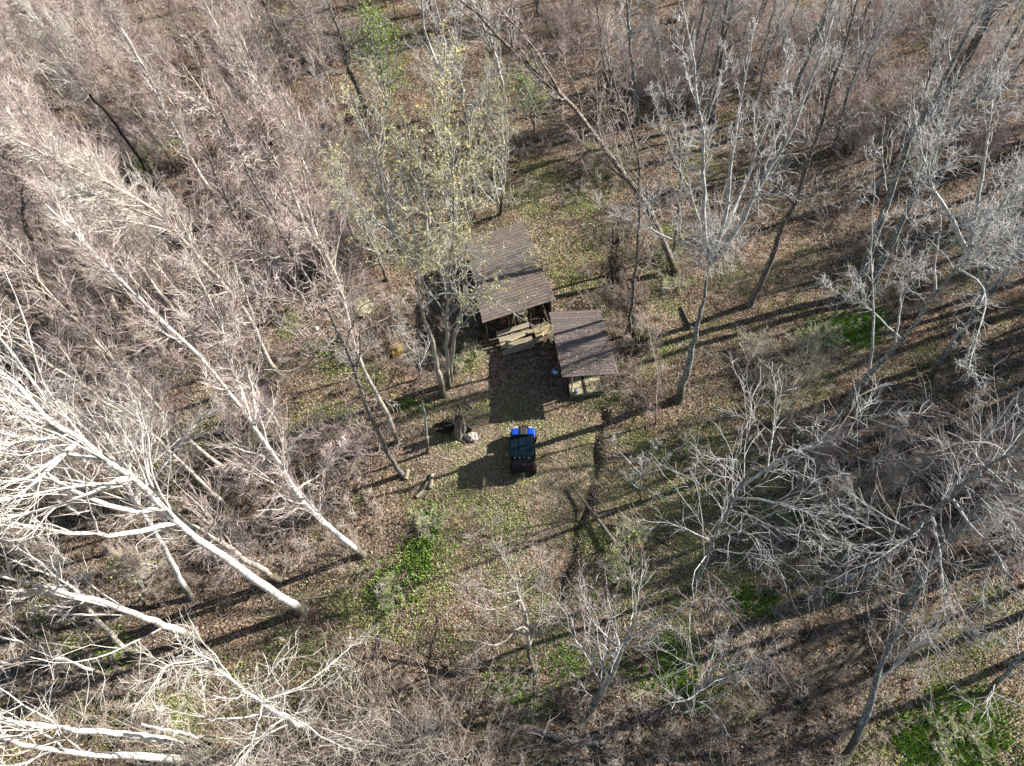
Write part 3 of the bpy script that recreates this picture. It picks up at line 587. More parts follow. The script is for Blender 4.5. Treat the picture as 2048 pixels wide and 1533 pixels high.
# blue and white bundle at the shed's left wall
pb_ = at(1114, 742, .9); eb = empty('tarp_bundle', (pb_[0] - .12, pb_[1], .78), 'blue and white crumpled tarpaulin bundle hanging at the left wall of the smaller shed', 'tarpaulin')
def blob(bm, c, s, seed, amp=.25, sub=3):
    r = np.random.default_rng(seed); q = bmesh.ops.create_icosphere(bm, subdivisions=sub, radius=1)['verts']; k = r.normal(0, 2.2, (5, 3)); ph = r.uniform(0, 6, 5)
    for v in q:
        a = np.array(v.co); f = 1 + amp * sum(math.sin(k[i] @ a + ph[i]) for i in range(5)) / 2.2; v.co = Vector((a[0] * s[0] * f + c[0], a[1] * s[1] * f + c[1], a[2] * s[2] * f + c[2]))
bmobj('blue_cover', lambda bm: blob(bm, (0, 0, 0), (.16, .20, .26), 3, .35), plain('blue_tarp', (.06, .22, .55), .45), eb, True)
bmobj('white_rag', lambda bm: blob(bm, (.02, -.10, .20), (.13, .13, .10), 4, .4), plain('white_cloth', (.62, .70, .76), .7), eb, True)
bmobj('red_jug', lambda bm: blob(bm, (-.10, .12, .16), (.08, .08, .10), 5, .2), plain('red_plastic', (.30, .05, .04), .4), eb, True)
pf = at(1152, 784, .44); ek = empty('bucket', (pf[0], pf[1], .425 + float(o2[2])), 'small blue grey bucket on the porch deck of the smaller shed', 'bucket')
bmobj('pail', lambda bm: cyl(bm, (0, 0, 0), (0, 0, .28), .10, .135, 20), plain('grey_blue_plastic', (.16, .22, .32), .5), ek, True)
bmobj('handle', lambda bm: [cyl(bm, (-.13, 0, .27), (-.09, .1, .30), .006), cyl(bm, (-.09, .1, .30), (.09, .1, .30), .006), cyl(bm, (.09, .1, .30), (.13, 0, .27), .006)], plain('wire', (.4, .4, .4), .4, .5), ek)

# ---- side-by-side utility vehicle, bonnet pointing away from the camera
uc = np.array([.345, 17.46]); uz = float(hz(*uc)); uv = empty('utility_vehicle', (uc[0], uc[1], uz), 'blue and black side by side utility vehicle with flat black roof parked in the clearing', 'utility vehicle', rz=R_(-4.5))
M_BLK, t_, b_ = mat('black_plastic', .5, .06); b_.inputs['Base Color'].default_value = (.006, .006, .008, 1)
M_ROOFU, t_, b_ = mat('roof_plastic', .6, .05); b_.inputs['Base Color'].default_value = (.003, .009, .015, 1)
M_BLUE, t_, b_ = mat('blue_paint', .28, .5); b_.inputs['Base Color'].default_value = (.004, .055, .50, 1); b_.inputs['Coat Weight'].default_value = .4
M_HOOD, t_, b_ = mat('hood_grey', .5, .4); b_.inputs['Base Color'].default_value = (.035, .035, .032, 1)
M_TYRE, t_, b_ = mat('tyre_rubber', .8, .2); b_.inputs['Base Color'].default_value = (.018, .017, .016, 1)
M_RIM, t_, b_ = mat('rim_metal', .35, .5, .6); b_.inputs['Base Color'].default_value = (.20, .20, .21, 1)
M_CHR, t_, b_ = mat('bright_metal', .3, .5, .7); b_.inputs['Base Color'].default_value = (.75, .76, .78, 1)
M_GLS, t_, b_ = mat('lamp_glass_and_glint', .15, .6); b_.inputs['Base Color'].default_value = (.62, .65, .68, 1)
M_RED, t_, b_ = mat('tail_lamp_red', .25, .5); b_.inputs['Base Color'].default_value = (.35, .01, .01, 1)
M_SEAT, t_, b_ = mat('seat_vinyl', .6, .3); b_.inputs['Base Color'].default_value = (.03, .03, .032, 1)
bmobj('chassis', lambda bm: [bmbox(bm, 0, 0, .42, 1.05, 2.5, .22, bev=.04), bmbox(bm, 0, -.1, .58, 1.36, 1.15, .14, bev=.04)], M_BLK, uv)
bmobj('hood', lambda bm: bmbox(bm, 0, 1.02, .86, .52, .74, .30, bev=.06, taper=(.9, .85, 0, -.05)), M_HOOD, uv, False)
for s in (-1, 1):
    bmobj('fender', lambda bm: [bmbox(bm, s * .47, .98, .80, .44, .80, .30, bev=.08, taper=(.86, .8, -s * .02, -.06)), bmbox(bm, s * .60, 1.10, .68, .22, .52, .12, bev=.04)], M_BLUE, uv)
    bmobj('headlight', lambda bm: bmbox(bm, s * .40, 1.385, .80, .22, .06, .09, bev=.02), M_GLS, uv)
    bmobj('tail_light', lambda bm: bmbox(bm, s * .58, -1.335, .92, .10, .04, .14, bev=.012), M_RED, uv)
    bmobj('door', lambda bm: bmbox(bm, s * .69, -.12, .80, .05, .95, .42, bev=.02, taper=(1, .92)), M_BLK, uv)
    bmobj('side_mirror', lambda bm: [bmbox(bm, s * .80, .38, 1.42, .05, .06, .16, bev=.015), cyl(bm, (s * .66, .36, 1.40), (s * .79, .38, 1.42), .012, None, 8)], M_BLK, uv)
bmobj('front_bumper', lambda bm: [cyl(bm, (-.42, 1.50, .55), (.42, 1.50, .55), .03, None, 10), cyl(bm, (-.36, 1.46, .75), (.36, 1.46, .75), .025, None, 10), cyl(bm, (-.36, 1.40, .45), (-.36, 1.48, .78), .02, None, 8), cyl(bm, (.36, 1.40, .45), (.36, 1.48, .78), .02, None, 8)], M_BLK, uv)
bmobj('grille', lambda bm: [bmbox(bm, 0, 1.40, .66, .62, .05, .20, bev=.015), bmbox(bm, 0, 1.43, .95, .14, .05, .05, bev=.01)], M_BLK, uv)
bmobj('winch', lambda bm: cyl(bm, (-.10, 1.46, .62), (.10, 1.46, .62), .045, None, 12), M_CHR, uv)
ro = bmobj('roof', lambda bm: bmbox(bm, -.03, -.32, 1.90, 1.34, 1.42, .07, bev=.03), M_ROOFU, uv)
def ribs(bm):
    for x in (-.46, 0, .41): bmbox(bm, x - .03, -.32, 1.945, .37, 1.26, .035, bev=.015)
bmobj('roof_panel', ribs, M_ROOFU, ro)
def ribs2(bm):
    for x in (-.60, -.52, -.38, -.30, -.12, -.04, .06, .14, .34, .42, .50, .56): cyl(bm, (x - .03, -.90, 1.962), (x - .03, .26, 1.958), .006, None, 6)
bmobj('roof_rib', ribs2, M_ROOFU, ro)
def cage(bm):
    for s in (-1, 1):
        pts = [(s * .66, .52, .9), (s * .62, .30, 1.84), (s * .62, -.98, 1.84), (s * .66, -.72, .8)]
        for a, b__ in zip(pts[:-1], pts[1:]): cyl(bm, a, b__, .028, None, 10)
        cyl(bm, (s * .62, -.25, 1.84), (s * .66, -.25, .8), .025, None, 10)
    for y, zz in ((.30, 1.84), (-.25, 1.84), (-.98, 1.84)): cyl(bm, (-.62, y, zz), (.62, y, zz), .025, None, 10)
bmobj('roll_cage', cage, M_BLK, uv)
mw, tw_, bw = mat('windscreen', .08, .5); bw.inputs['Base Color'].default_value = (.25, .3, .32, 1); bw.inputs['Transmission Weight'].default_value = .85
bmobj('windscreen', lambda bm: bmbox(bm, 0, .43, 1.38, 1.16, .02, .86, rot=(R_(13), 0, 0)), mw, uv)
for x in (-.36, .36):
    bmobj('seat', lambda bm: [bmbox(bm, x, -.18, .78, .50, .48, .14, bev=.04), bmbox(bm, x, -.46, 1.08, .50, .14, .56, bev=.04, rot=(R_(8), 0, 0))], M_SEAT, uv)
bmobj('steering_wheel', lambda bm: bmesh.ops.create_cone(bm, cap_ends=False, segments=20, radius1=.17, radius2=.17, depth=.03, matrix=Matrix.Translation((-.36, .22, 1.12)) @ Matrix.Rotation(R_(55), 4, 'X')), M_BLK, uv)
bd = bmobj('cargo_bed', lambda bm: [bmbox(bm, 0, -1.04, .70, 1.20, .66, .04, bev=.01), bmbox(bm, -.60, -1.04, .84, .05, .70, .28, bev=.015), bmbox(bm, .60, -1.04, .84, .05, .70, .28, bev=.015), bmbox(bm, 0, -.70, .86, 1.2, .05, .32, bev=.015), bmbox(bm, 0, -1.04, .99, 1.22, .66, .03, bev=.012)], M_BLK, uv)
tg = bmobj('tailgate', lambda bm: bmbox(bm, 0, -1.40, .86, 1.14, .05, .26, bev=.015), M_BLK, uv)
def emb(bm):
    for i in range(5): bmbox(bm, -.02 + i * .05, -1.10 + i * .022, 1.010, .035, .05 + .012 * (i % 2), .008, rot=(0, 0, R_(-35)))
bmobj('emblem', emb, M_CHR, bd)
def glints(bm):
    for x, s in ((-.40, .09), (-.16, .08), (.10, .06), (.36, .16)): bmbox(bm, x, -1.055 + .0, 1.30 - .52 + .52, s * .01 + .001, .001, .001)
bmobj('rear_glint_bar', lambda bm: [bmbox(bm, x, -1.03, 1.86, s, .05, .05, bev=.012) for x, s in ((-.42, .09), (-.17, .09), (.08, .06), (.36, .17))], M_GLS, uv)  # pale bars modelled as the glints at the roof's rear edge
bmobj('hitch', lambda bm: [bmbox(bm, .02, -1.52, .42, .07, .22, .07, bev=.01), bmbox(bm, 0, -1.47, .60, .16, .02, .08)], M_CHR, uv)
tyre_me = None
for sx_ in (-1, 1):
    for yy in (1.0, -1.0):
        c_ = Vector((sx_ * .645, yy, .33 - 0.0))
        def tyre(bm):
            prof = [(.16, -.12), (.27, -.13), (.325, -.10), (.335, 0), (.325, .10), (.27, .13), (.16, .12)]
            rings = []
            for i in range(32):
                a = 2 * math.pi * i / 32; k = 1 + (.018 if i % 2 else 0)
                rings.append([bm.verts.new((c_.x + w_, c_.y + math.cos(a) * r_ * (k if r_ > .3 else 1), c_.z + math.sin(a) * r_ * (k if r_ > .3 else 1))) for r_, w_ in prof])
            for i in range(32):
                A_, B_ = rings[i], rings[(i + 1) % 32]
                for j in range(6): bm.faces.new((A_[j], A_[j + 1], B_[j + 1], B_[j]))
            bmesh.ops.recalc_face_normals(bm, faces=bm.faces)
        wo = bmobj('wheel', lambda bm: cyl(bm, (c_.x - .07, c_.y, c_.z), (c_.x + .07, c_.y, c_.z), .075, None, 14), M_BLK, uv)
        bmobj('tyre', tyre, M_TYRE, wo)
        bmobj('rim', lambda bm: [cyl(bm, (c_.x + sx_ * .03, c_.y, c_.z), (c_.x + sx_ * .10, c_.y, c_.z), .17, .15, 24)] + [bmbox(bm, c_.x + sx_ * .108, c_.y, c_.z, .02, .27, .03, rot=(k * math.pi / 3, 0, 0)) for k in range(0)], M_RIM, wo)

# ---- stump, boulders, cut logs
M_STONE = bark('pale_stone', [(.3, (.20, .18, .15)), (.5, (.38, .35, .30)), (.7, (.55, .51, .44))], 3)
M_STONEM = bark('mossy_stone', [(.3, (.14, .12, .07)), (.5, (.33, .30, .20)), (.66, (.60, .56, .44))], 5, (.16, .15, .03))
M_CUT = plain('cut_wood', (.42, .33, .22), .8)
def rock(label, px, py, s, m, seed, rz=0, sink=.4, name='boulder'):
    p = atg(px, py); o = bmobj(name, lambda bm: blob(bm, (0, 0, 0), s, seed, .16, 4), m, None, True)
    dt = o.modifiers.new('rough', 'DISPLACE'); tx = bpy.data.textures.new('rocktex', 'CLOUDS'); tx.noise_scale = .25; dt.texture = tx; dt.strength = .22
    o.location = (p[0], p[1], p[2] + s[2] * (1 - sink)); o.rotation_euler = (0, 0, rz); return tag(o, label, 'rock')
rock('pale lumpy boulder at the foot of the tall broken stump', 943, 877, (.36, .27, .27), M_STONE, 5, R_(-15))
rock('large yellowish boulder with moss, lying among brush left of the larger shed', 722, 618, (.80, 1.0, .34), M_STONEM, 9, R_(20), .5)
rock('small pale rock in the leaves left of the mossy boulder', 633, 660, (.2, .17, .15), M_STONE, 11)
rock('mossy orange brown mound of rock in dark brush left of the budding trees', 790, 700, (.45, .7, .25), bark('orange_moss', [(.3, (.10, .075, .02)), (.55, (.20, .13, .03)), (.75, (.30, .19, .05))], 4), 14, .4)
ps = atg(919, 868); est = empty('tree_stump', ps, 'tall broken grey brown stump beside the pale boulder in the clearing', 'stump')
def stump(bm):
    n, m_ = 22, 12; tops = rng.uniform(-.45, .35, n); ring = []
    for j in range(m_):
        zz = -.1 + j / (m_ - 1) * 2.1
        row = []
        for i in range(n):
            a = 2 * math.pi * i / n; r_ = (.36 - .12 * j / (m_ - 1) + .16 * math.exp(-j * .9)) * (1 + .20 * math.sin(3 * a + j * .35) + .10 * math.sin(7 * a - j * .3) + rng.uniform(-.05, .05))
            row.append(bm.verts.new((math.cos(a) * r_ + zz * .10, math.sin(a) * r_ + zz * .05, zz + (tops[i] if j == m_ - 1 else tops[i] * .3 if j == m_ - 2 else 0))))
        ring.append(row)
    for A_, B_ in zip(ring[:-1], ring[1:]):
        for i in range(n): bm.faces.new((A_[i], A_[(i + 1) % n], B_[(i + 1) % n], B_[i]))
    c_ = bm.verts.new((.14, .09, 1.72)); [bm.faces.new((ring[-1][i], ring[-1][(i + 1) % n], c_)) for i in range(n)]
bmobj('stump_wood', stump, bark('stump_bark', [(.3, (.07, .06, .052)), (.5, (.15, .13, .11)), (.7, (.32, .28, .24))], 7), est, False)
bmobj('burnt_slab', lambda bm: [bmbox(bm, .42, .25, .28, .16, .8, .5, rot=(R_(20), R_(25), R_(60)), bev=.03)], M_WOODD, est)
pc_ = atg(903, 850)
def shade_heap(bm):
    r = np.random.default_rng(8)
    for i in range(9):
        a = r.uniform(-.5, .9); x, y = r.normal(0, .28, 2); d = Vector((math.cos(a), math.sin(a), 0)) * r.uniform(.3, .6); z_ = .08 + .05 * i
        cyl(bm, Vector((x, y, z_)) - d, Vector((x, y, z_ + r.uniform(-.05, .08))) + d, r.uniform(.06, .11), None, 8)
eh_ = bmobj('shade_log_heap', shade_heap, BK['black_bark'], None, True); eh_.location = (pc_[0], pc_[1], pc_[2]); tag(eh_, 'low mound of black logs added as the shade left of the tall broken stump', 'shade heap')  # black logs added where the stump's shade lies
def log(label, px0, py0, px1, py1, r0, r1=None, m='log', name='fallen_log', z0=0., z1=0., branches=0, ends=True, cat='log', K=14, bw=.04, group=None, hb=1.2):
    a = atg(px0, py0); b__ = atg(px1, py1); a[2] += r0 * .7 + z0; b__[2] += (r1 or r0) * .7 + z1; mid = (a + b__) / 2; L = np.linalg.norm(b__ - a)
    s = np.linspace(0, 1, K)[:, None]; P_ = a + (b__ - a) * s; nrm = norm(np.cross(b__ - a, [0, 0, 1.]))
    P_ = P_ + nrm * (np.sin(s * rng.uniform(3, 7) + rng.uniform(0, 6)) * L * bw * .4) ; P_[:, 2] += np.sin(s[:, 0] * 5) * L * bw * .1 * .5
    r_ = np.linspace(r0, r0 if r1 is None else r1, K) * (1 + rng.normal(0, .03, K))
    cen = np.array([mid[0], mid[1], float(hz(mid[0], mid[1]))]); e = empty(name, cen, label, cat, group)
    Pm = P_ - cen; bg2 = Bag(); bg2.add(Pm[None], r_[None], 12, 0)
    link('log_bark' if cat == 'log' else 'pole', bg2.mesh('log_bark', [BK[m] if isinstance(m, str) else m]), e)
    if ends:
        for q, d_, rr in ((Pm[0], Pm[0] - Pm[1], r_[0]), (Pm[-1], Pm[-1] - Pm[-2], r_[-1])):
            if rr > .05: q1 = q + norm(d_) * .012; bmobj('cut_end', lambda bm: cyl(bm, q - norm(d_) * .03, q1, rr * .97, None, 14), M_CUT, e)
    if branches:
        A, Ar = children(Pm[None], r_[None], branches, .35, .98, .6, .2, lambda t, PL: hb + 0 * t * PL, .35, 6, .13, .02, .008, .04, .3)
        B, Br = children(A, Ar, 6, .2, .98, .6, .2, lambda t, PL: PL * .45, .6, 4, .15, .0, .006, .015, .4)
        gz = lambda P__: np.maximum(P__[..., 2], hz(P__[..., 0] + cen[0], P__[..., 1] + cen[1]) - cen[2] + .01)
        A[..., 2] = gz(A); B[..., 2] = gz(B); bb = Bag(); bb.add(A, Ar, 4, 0); bb.add(B, Br, 3, 0); link('branches', bb.mesh('branches', [BK[m] if isinstance(m, str) else m]), e)
    return e
log('thickest upright lying grey log of the cut log pile below the stump', 861, 978, 865, 950, .13, .12, 'log', 'cut_log')
log('reddish brown log against the left side of the thickest cut log', 846, 980, 856, 965, .11, .10, 'red', 'cut_log')
log('short grey log tilted at the lower left of the cut log pile', 834, 995, 848, 980, .10, .09, 'log', 'cut_log')
log('short pale log lowest of the cut log pile', 850, 998, 860, 988, .09, .08, 'stem', 'cut_log')
log('short mossy log just right of the thin leaning tree base', 812, 959, 816, 942, .13, .13, 'log', 'cut_log')
log('small pale stick of wood at the left side of the vehicle', 984, 893, 996, 884, .04, .03, 'white', 'wood_stick', ends=False, cat='stick')
log('small dark fallen branch between the budding trees and the stump', 945, 818, 918, 792, .05, .03, 'dark', 'fallen_branch', branches=5, ends=False, cat='branch', hb=.5)
log('long thin silvery grey pole lying across the dark ditch', 1231, 1096, 1145, 976, .11, .06, 'white', 'fallen_pole', z0=.45, z1=.25, cat='pole', bw=.01, K=20)
log('upper brown trunk of the two fallen trunks left of the dark brush', 500, 765, 676, 686, .17, .15, 'red', branches=6)
log('lower grey green trunk of the two fallen trunks left of the dark brush', 555, 768, 705, 696, .12, .10, 'grey', branches=8)
log('thin fallen trunk lying level below the two fallen trunks', 640, 737, 690, 738, .06, .05, 'grey')
log('dark fallen trunk crossing under the white limbs at left', 300, 905, 462, 862, .13, .16, 'dark', branches=8)
log('short pale fallen trunk on the leaves beside the big white tree base', 572, 1206, 676, 1188, .05, .08, 'pale', branches=3)
log('long pale fallen trunk at the right edge near the thick dark trunk', 1990, 140, 2060, 95, .18, .18, 'pale')
log('dark fallen trunk lying level at the upper right edge', 1950, 178, 2060, 172, .20, .20, 'dark')
log('thin fallen pole beside the upper right leaf litter', 1548, 462, 1625, 395, .07, .05, 'red')
log('reddish broken log beside the forked grey tree', 1362, 615, 1382, 660, .08, .13, 'red', bw=.02)
log('upper curved pale fallen trunk at lower right', 1520, 1392, 1690, 1320, .08, .12, 'log', branches=8)
log('long grey fallen trunk reaching the lower right brush', 1500, 1490, 1690, 1340, .13, .16, 'grey', branches=8)
log('fallen trunk behind the long grey one at lower right', 1690, 1335, 1775, 1240, .10, .14, 'log', branches=6)
log('thin fallen trunk between the two lower right trunks', 1500, 1440, 1650, 1352, .06, .08, 'stem', branches=6)
log('brown fallen trunk partly in twigs under the lower right crowns', 1560, 1400, 1740, 1275, .09, .12, 'red', branches=6)
log('dark fallen trunk low in the bottom centre brush', 1000, 1450, 1215, 1490, .14, .16, 'dark', branches=6)
log('thin fallen branch on the green ground right of the silvery pole', 1310, 1075, 1375, 1110, .05, .03, 'grey', branches=4, ends=False, hb=.6)
log('dark fallen branch curved over the green patch right of the silvery pole', 1220, 1052, 1305, 1062, .04, .05, 'dark', branches=4, ends=False, hb=.7)
# brush pile of dark poles
bpn = ['lowest', 'second lowest', 'middle', 'upper middle', 'topmost']
for i in range(14):
    a = rng.normal(0, 1, 4); y0 = 590 - i * 6
    log('long thin dark pole in the brush pile at upper right', 1620 + a[0] * 20 + i * 7, y0 + a[1] * 4, 1800 + a[2] * 35 + i * 6, y0 - 62 + a[3] * 12, .05, .03, 'dark' if i % 3 else 'grey', 'brush_pole', z0=.04 * (i % 4), z1=.05 * (i % 5), branches=3, ends=False, cat='pole', hb=1.0, group='poles of the brush pile at upper right')
# ================================================================== TREES traced one by one
tree('W', 'big white barked tree at lower left, its trunk foot in sunlit leaves', 25, [(605,1222),(520,1168),(430,1105),(345,1045),(300,985),(235,930),(150,880),(60,800),(0,745)], cs=.55, limbs=[
  (13, [(300,1071),(239,1073),(171,1069),(113,1064),(51,1050),(-10,1034)]),
  (14, [(300,1035),(263,1024),(197,1004),(110,969),(88,958),(55,934),(22,903),(-10,880)]), (9, [(110,969),(50,962),(-20,966)]), (8, [(90,975),(40,992),(-20,1010)]), (10, [(210,1006),(150,1004),(100,1015),(40,1032),(-20,1045)]),
  (11, [(200,955),(140,915),(80,880),(20,868),(-20,862)]), (10, [(190,905),(120,865),(50,830),(-10,815)])])
tree('W', 'white leaning tree whose lower trunk crosses left of the big white tree', 16, [(383,1197),(349,1136),(328,1095),(297,1047),(262,985),(215,930),(150,860),(80,780),(20,700)], cs=.5, limbs=[
  (11, [(330,1030),(307,980),(296,947),(302,881),(309,789)]), (9, [(310,968),(335,925),(350,900),(395,840),(425,795)]), (6, [(395,840),(420,823),(460,820)]), (10, [(300,1020),(274,969),(254,925),(248,892),(232,860),(215,827)]), (7, [(254,925),(221,873),(180,840),(136,814)]), (8, [(281,945),(262,905),(260,885)]), (7, [(283,905),(290,880),(292,855)])])
tree('S', 'greyish white trunk beside and above the big white tree', 17, [(556,1160),(500,1125),(450,1090),(400,1062),(350,1030),(300,985),(230,925),(150,860)], bk='pale')
tree('S', 'tall pale tree forking twice, its foot just above the green strip of the clearing', 18, [(725,1110),(670,1068),(625,1028),(592,985),(574,958),(545,915),(506,849),(472,790),(417,746),(386,695),(342,654),(294,613),(240,560)], bk='white', dens=.8, limbs=[
  (9, [(506,852),(489,808),(472,753),(458,705),(440,640),(410,580)]), (8, [(512,860),(508,800),(498,746),(482,690),(470,650)]), (6, [(575,960),(530,937),(505,935)]), (6, [(590,985),(640,950),(665,925)])])
tree('G', 'dark mottled tree with crooked lower limbs, its foot left of the cut logs', 13, [(805,950),(785,925),(765,885),(745,840),(722,790),(705,740),(690,690),(675,650),(654,622),(640,592),(620,568),(596,526),(581,497),(561,468),(542,421),(520,380)], bk='dark', tw='pink', cs=.5, limbs=[
  (7, [(655,618),(625,612),(600,600),(560,598)]), (6, [(596,526),(560,522),(510,520),(460,522)]), (6, [(600,530),(570,505),(550,520),(515,505)])])
tree('S', 'grey tree with two long pale stems, its foot right of the thin mottled tree', 15, [(797,884),(782,850),(767,810),(740,766),(720,722),(703,681),(690,640),(693,592),(669,548),(650,509),(635,477),(620,463),(571,419),(557,397),(522,362),(498,333),(468,287)], cs=.45, limbs=[
  (8, [(635,477),(627,458),(613,397),(610,355),(596,311),(571,257)]), (9, [(627,463),(588,384),(547,316),(517,262),(490,200)])])
tree('S', 'pale trunk rooted by the two fallen trunks at left centre', 15, [(562,757),(537,720),(520,685),(506,650),(490,618),(470,590),(440,560),(400,520),(370,480),(333,441),(290,405),(240,375),(170,350)], bk='pale', tw='white', limbs=[(8, [(330,440),(280,425),(230,400),(180,400)]), (8, [(270,400),(220,380),(160,395)]) , (7, [(370,480),(320,455),(240,440),(180,445)])])
tree('S', 'straight brown grey trunk above the mossy patch left of the big boulder', 16, [(553,645),(547,622),(522,565),(503,524),(486,475),(473,436),(440,370),(410,300)], bk='red')
tree('G', 'pale broken snag standing left of the straight brown grey trunk', 9, [(517,700),(503,622),(481,568),(468,524)], snag=True, bk='pale')
tree('S', 'slim pale trunk ending at the dark fallen trunk', 12, [(472,950),(431,927),(359,866),(297,794),(239,736),(191,681),(137,630),(85,568),(34,517)], limbs=())
tree('S', 'slim yellowish white trunk running above the white limbs at left', 12, [(465,1025),(455,1013),(393,955),(352,913),(290,859),(239,825),(191,784),(137,753),(85,719),(20,681)], dens=.7)
tree('P', 'thin grey tree standing between the tall pale tree and the mottled tree', 9, [(580,910),(565,870),(544,832),(522,803),(500,770),(475,725),(445,660),(410,590),(380,520)])
tree('G', 'thick bare brown trunk with a kink at the left edge', 16, [(234,622),(191,592),(147,544),(113,520),(65,485),(48,444),(44,376),(20,330)], bk='red', tw='pink', dens=.8)
tree('S', 'straight trunk crossing the pink brush right of the kinked trunk', 12, [(372,655),(328,596),(270,520),(212,434),(178,400),(120,330),(80,270)])
tree('G', 'blackened dead trunk standing in the green gap at upper left', 10, [(344,440),(308,369),(270,301),(219,232),(180,190)], snag=True, bk='black_bark')
tree('S', 'cluster topped white tree nearest the upper left corner', 9, [(240,305),(171,191),(130,116),(89,62),(34,0)], bk='white', tw='white', limbs=[(7, [(165,180),(160,120),(130,60)]), (6, [(171,191),(120,150),(70,120),(20,80)])])
tree('S', 'long white trunk with a yellow stained fork near the top left', 11, [(430,400),(360,280),(311,185),(291,144),(260,82),(219,20)], bk='white', limbs=[(6, [(291,144),(262,100),(250,50),(225,0)])])
tree('S', 'white trunk meeting a dark band of shade, left of the crooked bare limbs', 10, [(640,400),(608,330),(578,260),(540,212),(513,167),(455,85),(410,7)], bk='white')
tree('S', 'straight pale trunk reaching the top edge left of the crooked bare limbs', 11, [(606,270),(590,240),(574,212),(540,120),(513,58),(489,0)])
tree('G', 'brown trunk behind the crooked bare limbs at the top', 16, [(605,150),(595,137),(574,92),(540,34),(525,0)], bk='red', tw='pink', dens=.6)
tree('G', 'tree bearing two long crooked bare limbs pointing left near the top edge', 14, [(735,230),(721,191),(697,137),(680,68),(663,20)], bk='dark', tw='grey', dens=.6, limbs=[(8, [(683,70),(640,62),(590,60),(560,35),(540,30)]), (8, [(680,72),(640,65),(600,72),(560,95),(510,95)]), (7, [(665,15),(640,25),(610,33)]), (8, [(715,140),(690,148),(660,152)])])
tree('P', 'slim pale stem above the larger shed, leaning left of the fork topped tree', 7, [(805,495),(790,440),(757,368),(735,290),(722,260)], dens=.6)
tree('S', 'slim white trunk ending in pink brush left of the yellow budded crowns', 8, [(722,495),(705,470),(690,425),(682,380),(672,345),(655,310),(650,260)], bk='white', dens=.6)
tree('B', 'thickest yellow budding tree, rooted left of the clearing with a fork over brown brush', 17, [(889,790),(878,755),(871,733),(866,686),(848,637),(836,590),(832,540)], cs=.9, ext=.5, buds=2600, limbs=[
  (15, [(835,540),(814,511),(798,485),(780,454),(769,393),(748,300),(724,239)]), (12, [(832,532),(835,498),(827,457),(815,400),(800,330)]), (13, [(834,530),(848,505),(857,480),(850,430),(845,370),(835,300)]), (8, [(800,485),(770,455),(740,440),(700,430)]), (8, [(866,600),(880,585),(930,590),(965,588)])], dens=.9)
tree('B', 'straight middle stem of the yellow budding trees beside the shed', 11, [(898,772),(892,681),(897,590),(895,545),(905,498),(908,420),(903,340),(900,260)], buds=2600, cs=.35)
tree('B', 'right hand budding tree spreading twigs over the larger shed roof', 11, [(902,765),(905,694),(913,655),(926,624),(934,571),(928,520),(940,470),(950,400)], buds=1500, cs=.4, dens=.6, limbs=[(8, [(926,624),(960,560),(1000,530),(1060,520)]), (7, [(934,575),(985,600),(1030,630),(1060,650)])])
tree('B', 'pale budding tree with several upright limbs left of the larger shed roof', 10, [(800,500),(790,455),(778,400),(765,330),(758,280)], buds=1500, limbs=[(8, [(792,470),(770,430),(740,380),(715,330),(700,280)]), (7, [(785,430),(790,370),(800,300),(805,240)])])
tree('B', 'pale budding tree behind the left edge of the larger shed', 9, [(915,475),(905,420),(895,360),(880,300),(872,240)], buds=1500, limbs=[(7, [(905,430),(925,380),(935,320),(945,270)])])
tree('B', 'slim budding tree over brown brush right of the mossy boulder', 8, [(775,560),(758,520),(735,470),(705,420),(690,380)], buds=1000)
tree('S', 'tall pale trunk running off the top edge left of the leaning tree', 11, [(1010,200),(1000,150),(985,90),(975,30),(968,-30)], bk='white', tw='grey', dens=.8)
tree('G', 'tall grey trunk running off the top edge between two pink crowned trees', 12, [(1275,250),(1270,180),(1262,110),(1256,40),(1252,-20)], dens=1)
tree('G', 'tall grey trunk behind the great grey tree, leaning right at the top edge', 13, [(1560,250),(1585,190),(1610,130),(1640,60),(1670,-10)], dens=1)
tree('G', 'tall grey trunk that forks in two below the top edge', 16, [(908,440),(895,330),(887,250),(884,200),(881,158)], cs=.9, ext=.5, limbs=[(14, [(881,156),(873,130),(862,95),(847,68),(844,0),(840,-60)]), (11, [(882,154),(892,102),(885,60),(875,27),(866,-20)])], dens=.6)
tree('G', 'slim grey stem just right of the forked tree at the top', 9, [(950,400),(938,280),(926,205),(919,137),(912,68),(905,0)], dens=.6)
tree('G', 'large leaning tree with a second stem, foot in leaves right of the small shed', 17, [(1352,545),(1335,510),(1312,444),(1290,400),(1261,369),(1225,320),(1186,267),(1124,185),(1056,137),(988,61),(930,7),(880,-40)], bk='red', tw='pink', cs=.42, limbs=[(10, [(1121,182),(1073,103),(1030,50),(995,15),(960,-20)]), (7, [(1270,375),(1230,345),(1190,310),(1150,270)])])
tree('G', 'short dark trunk just behind the foot of the large leaning tree', 9, [(1347,512),(1350,470),(1356,430),(1360,380),(1362,330),(1358,280)], bk='dark', dens=.6)
tree('G', 'slim upright dark tree between the small shed and the forked grey tree', 9, [(1257,675),(1263,610),(1269,560),(1276,498),(1281,440),(1279,370),(1278,308),(1262,250),(1240,205),(1213,120),(1200,50)], bk='dark', tw='pink', cs=.35)
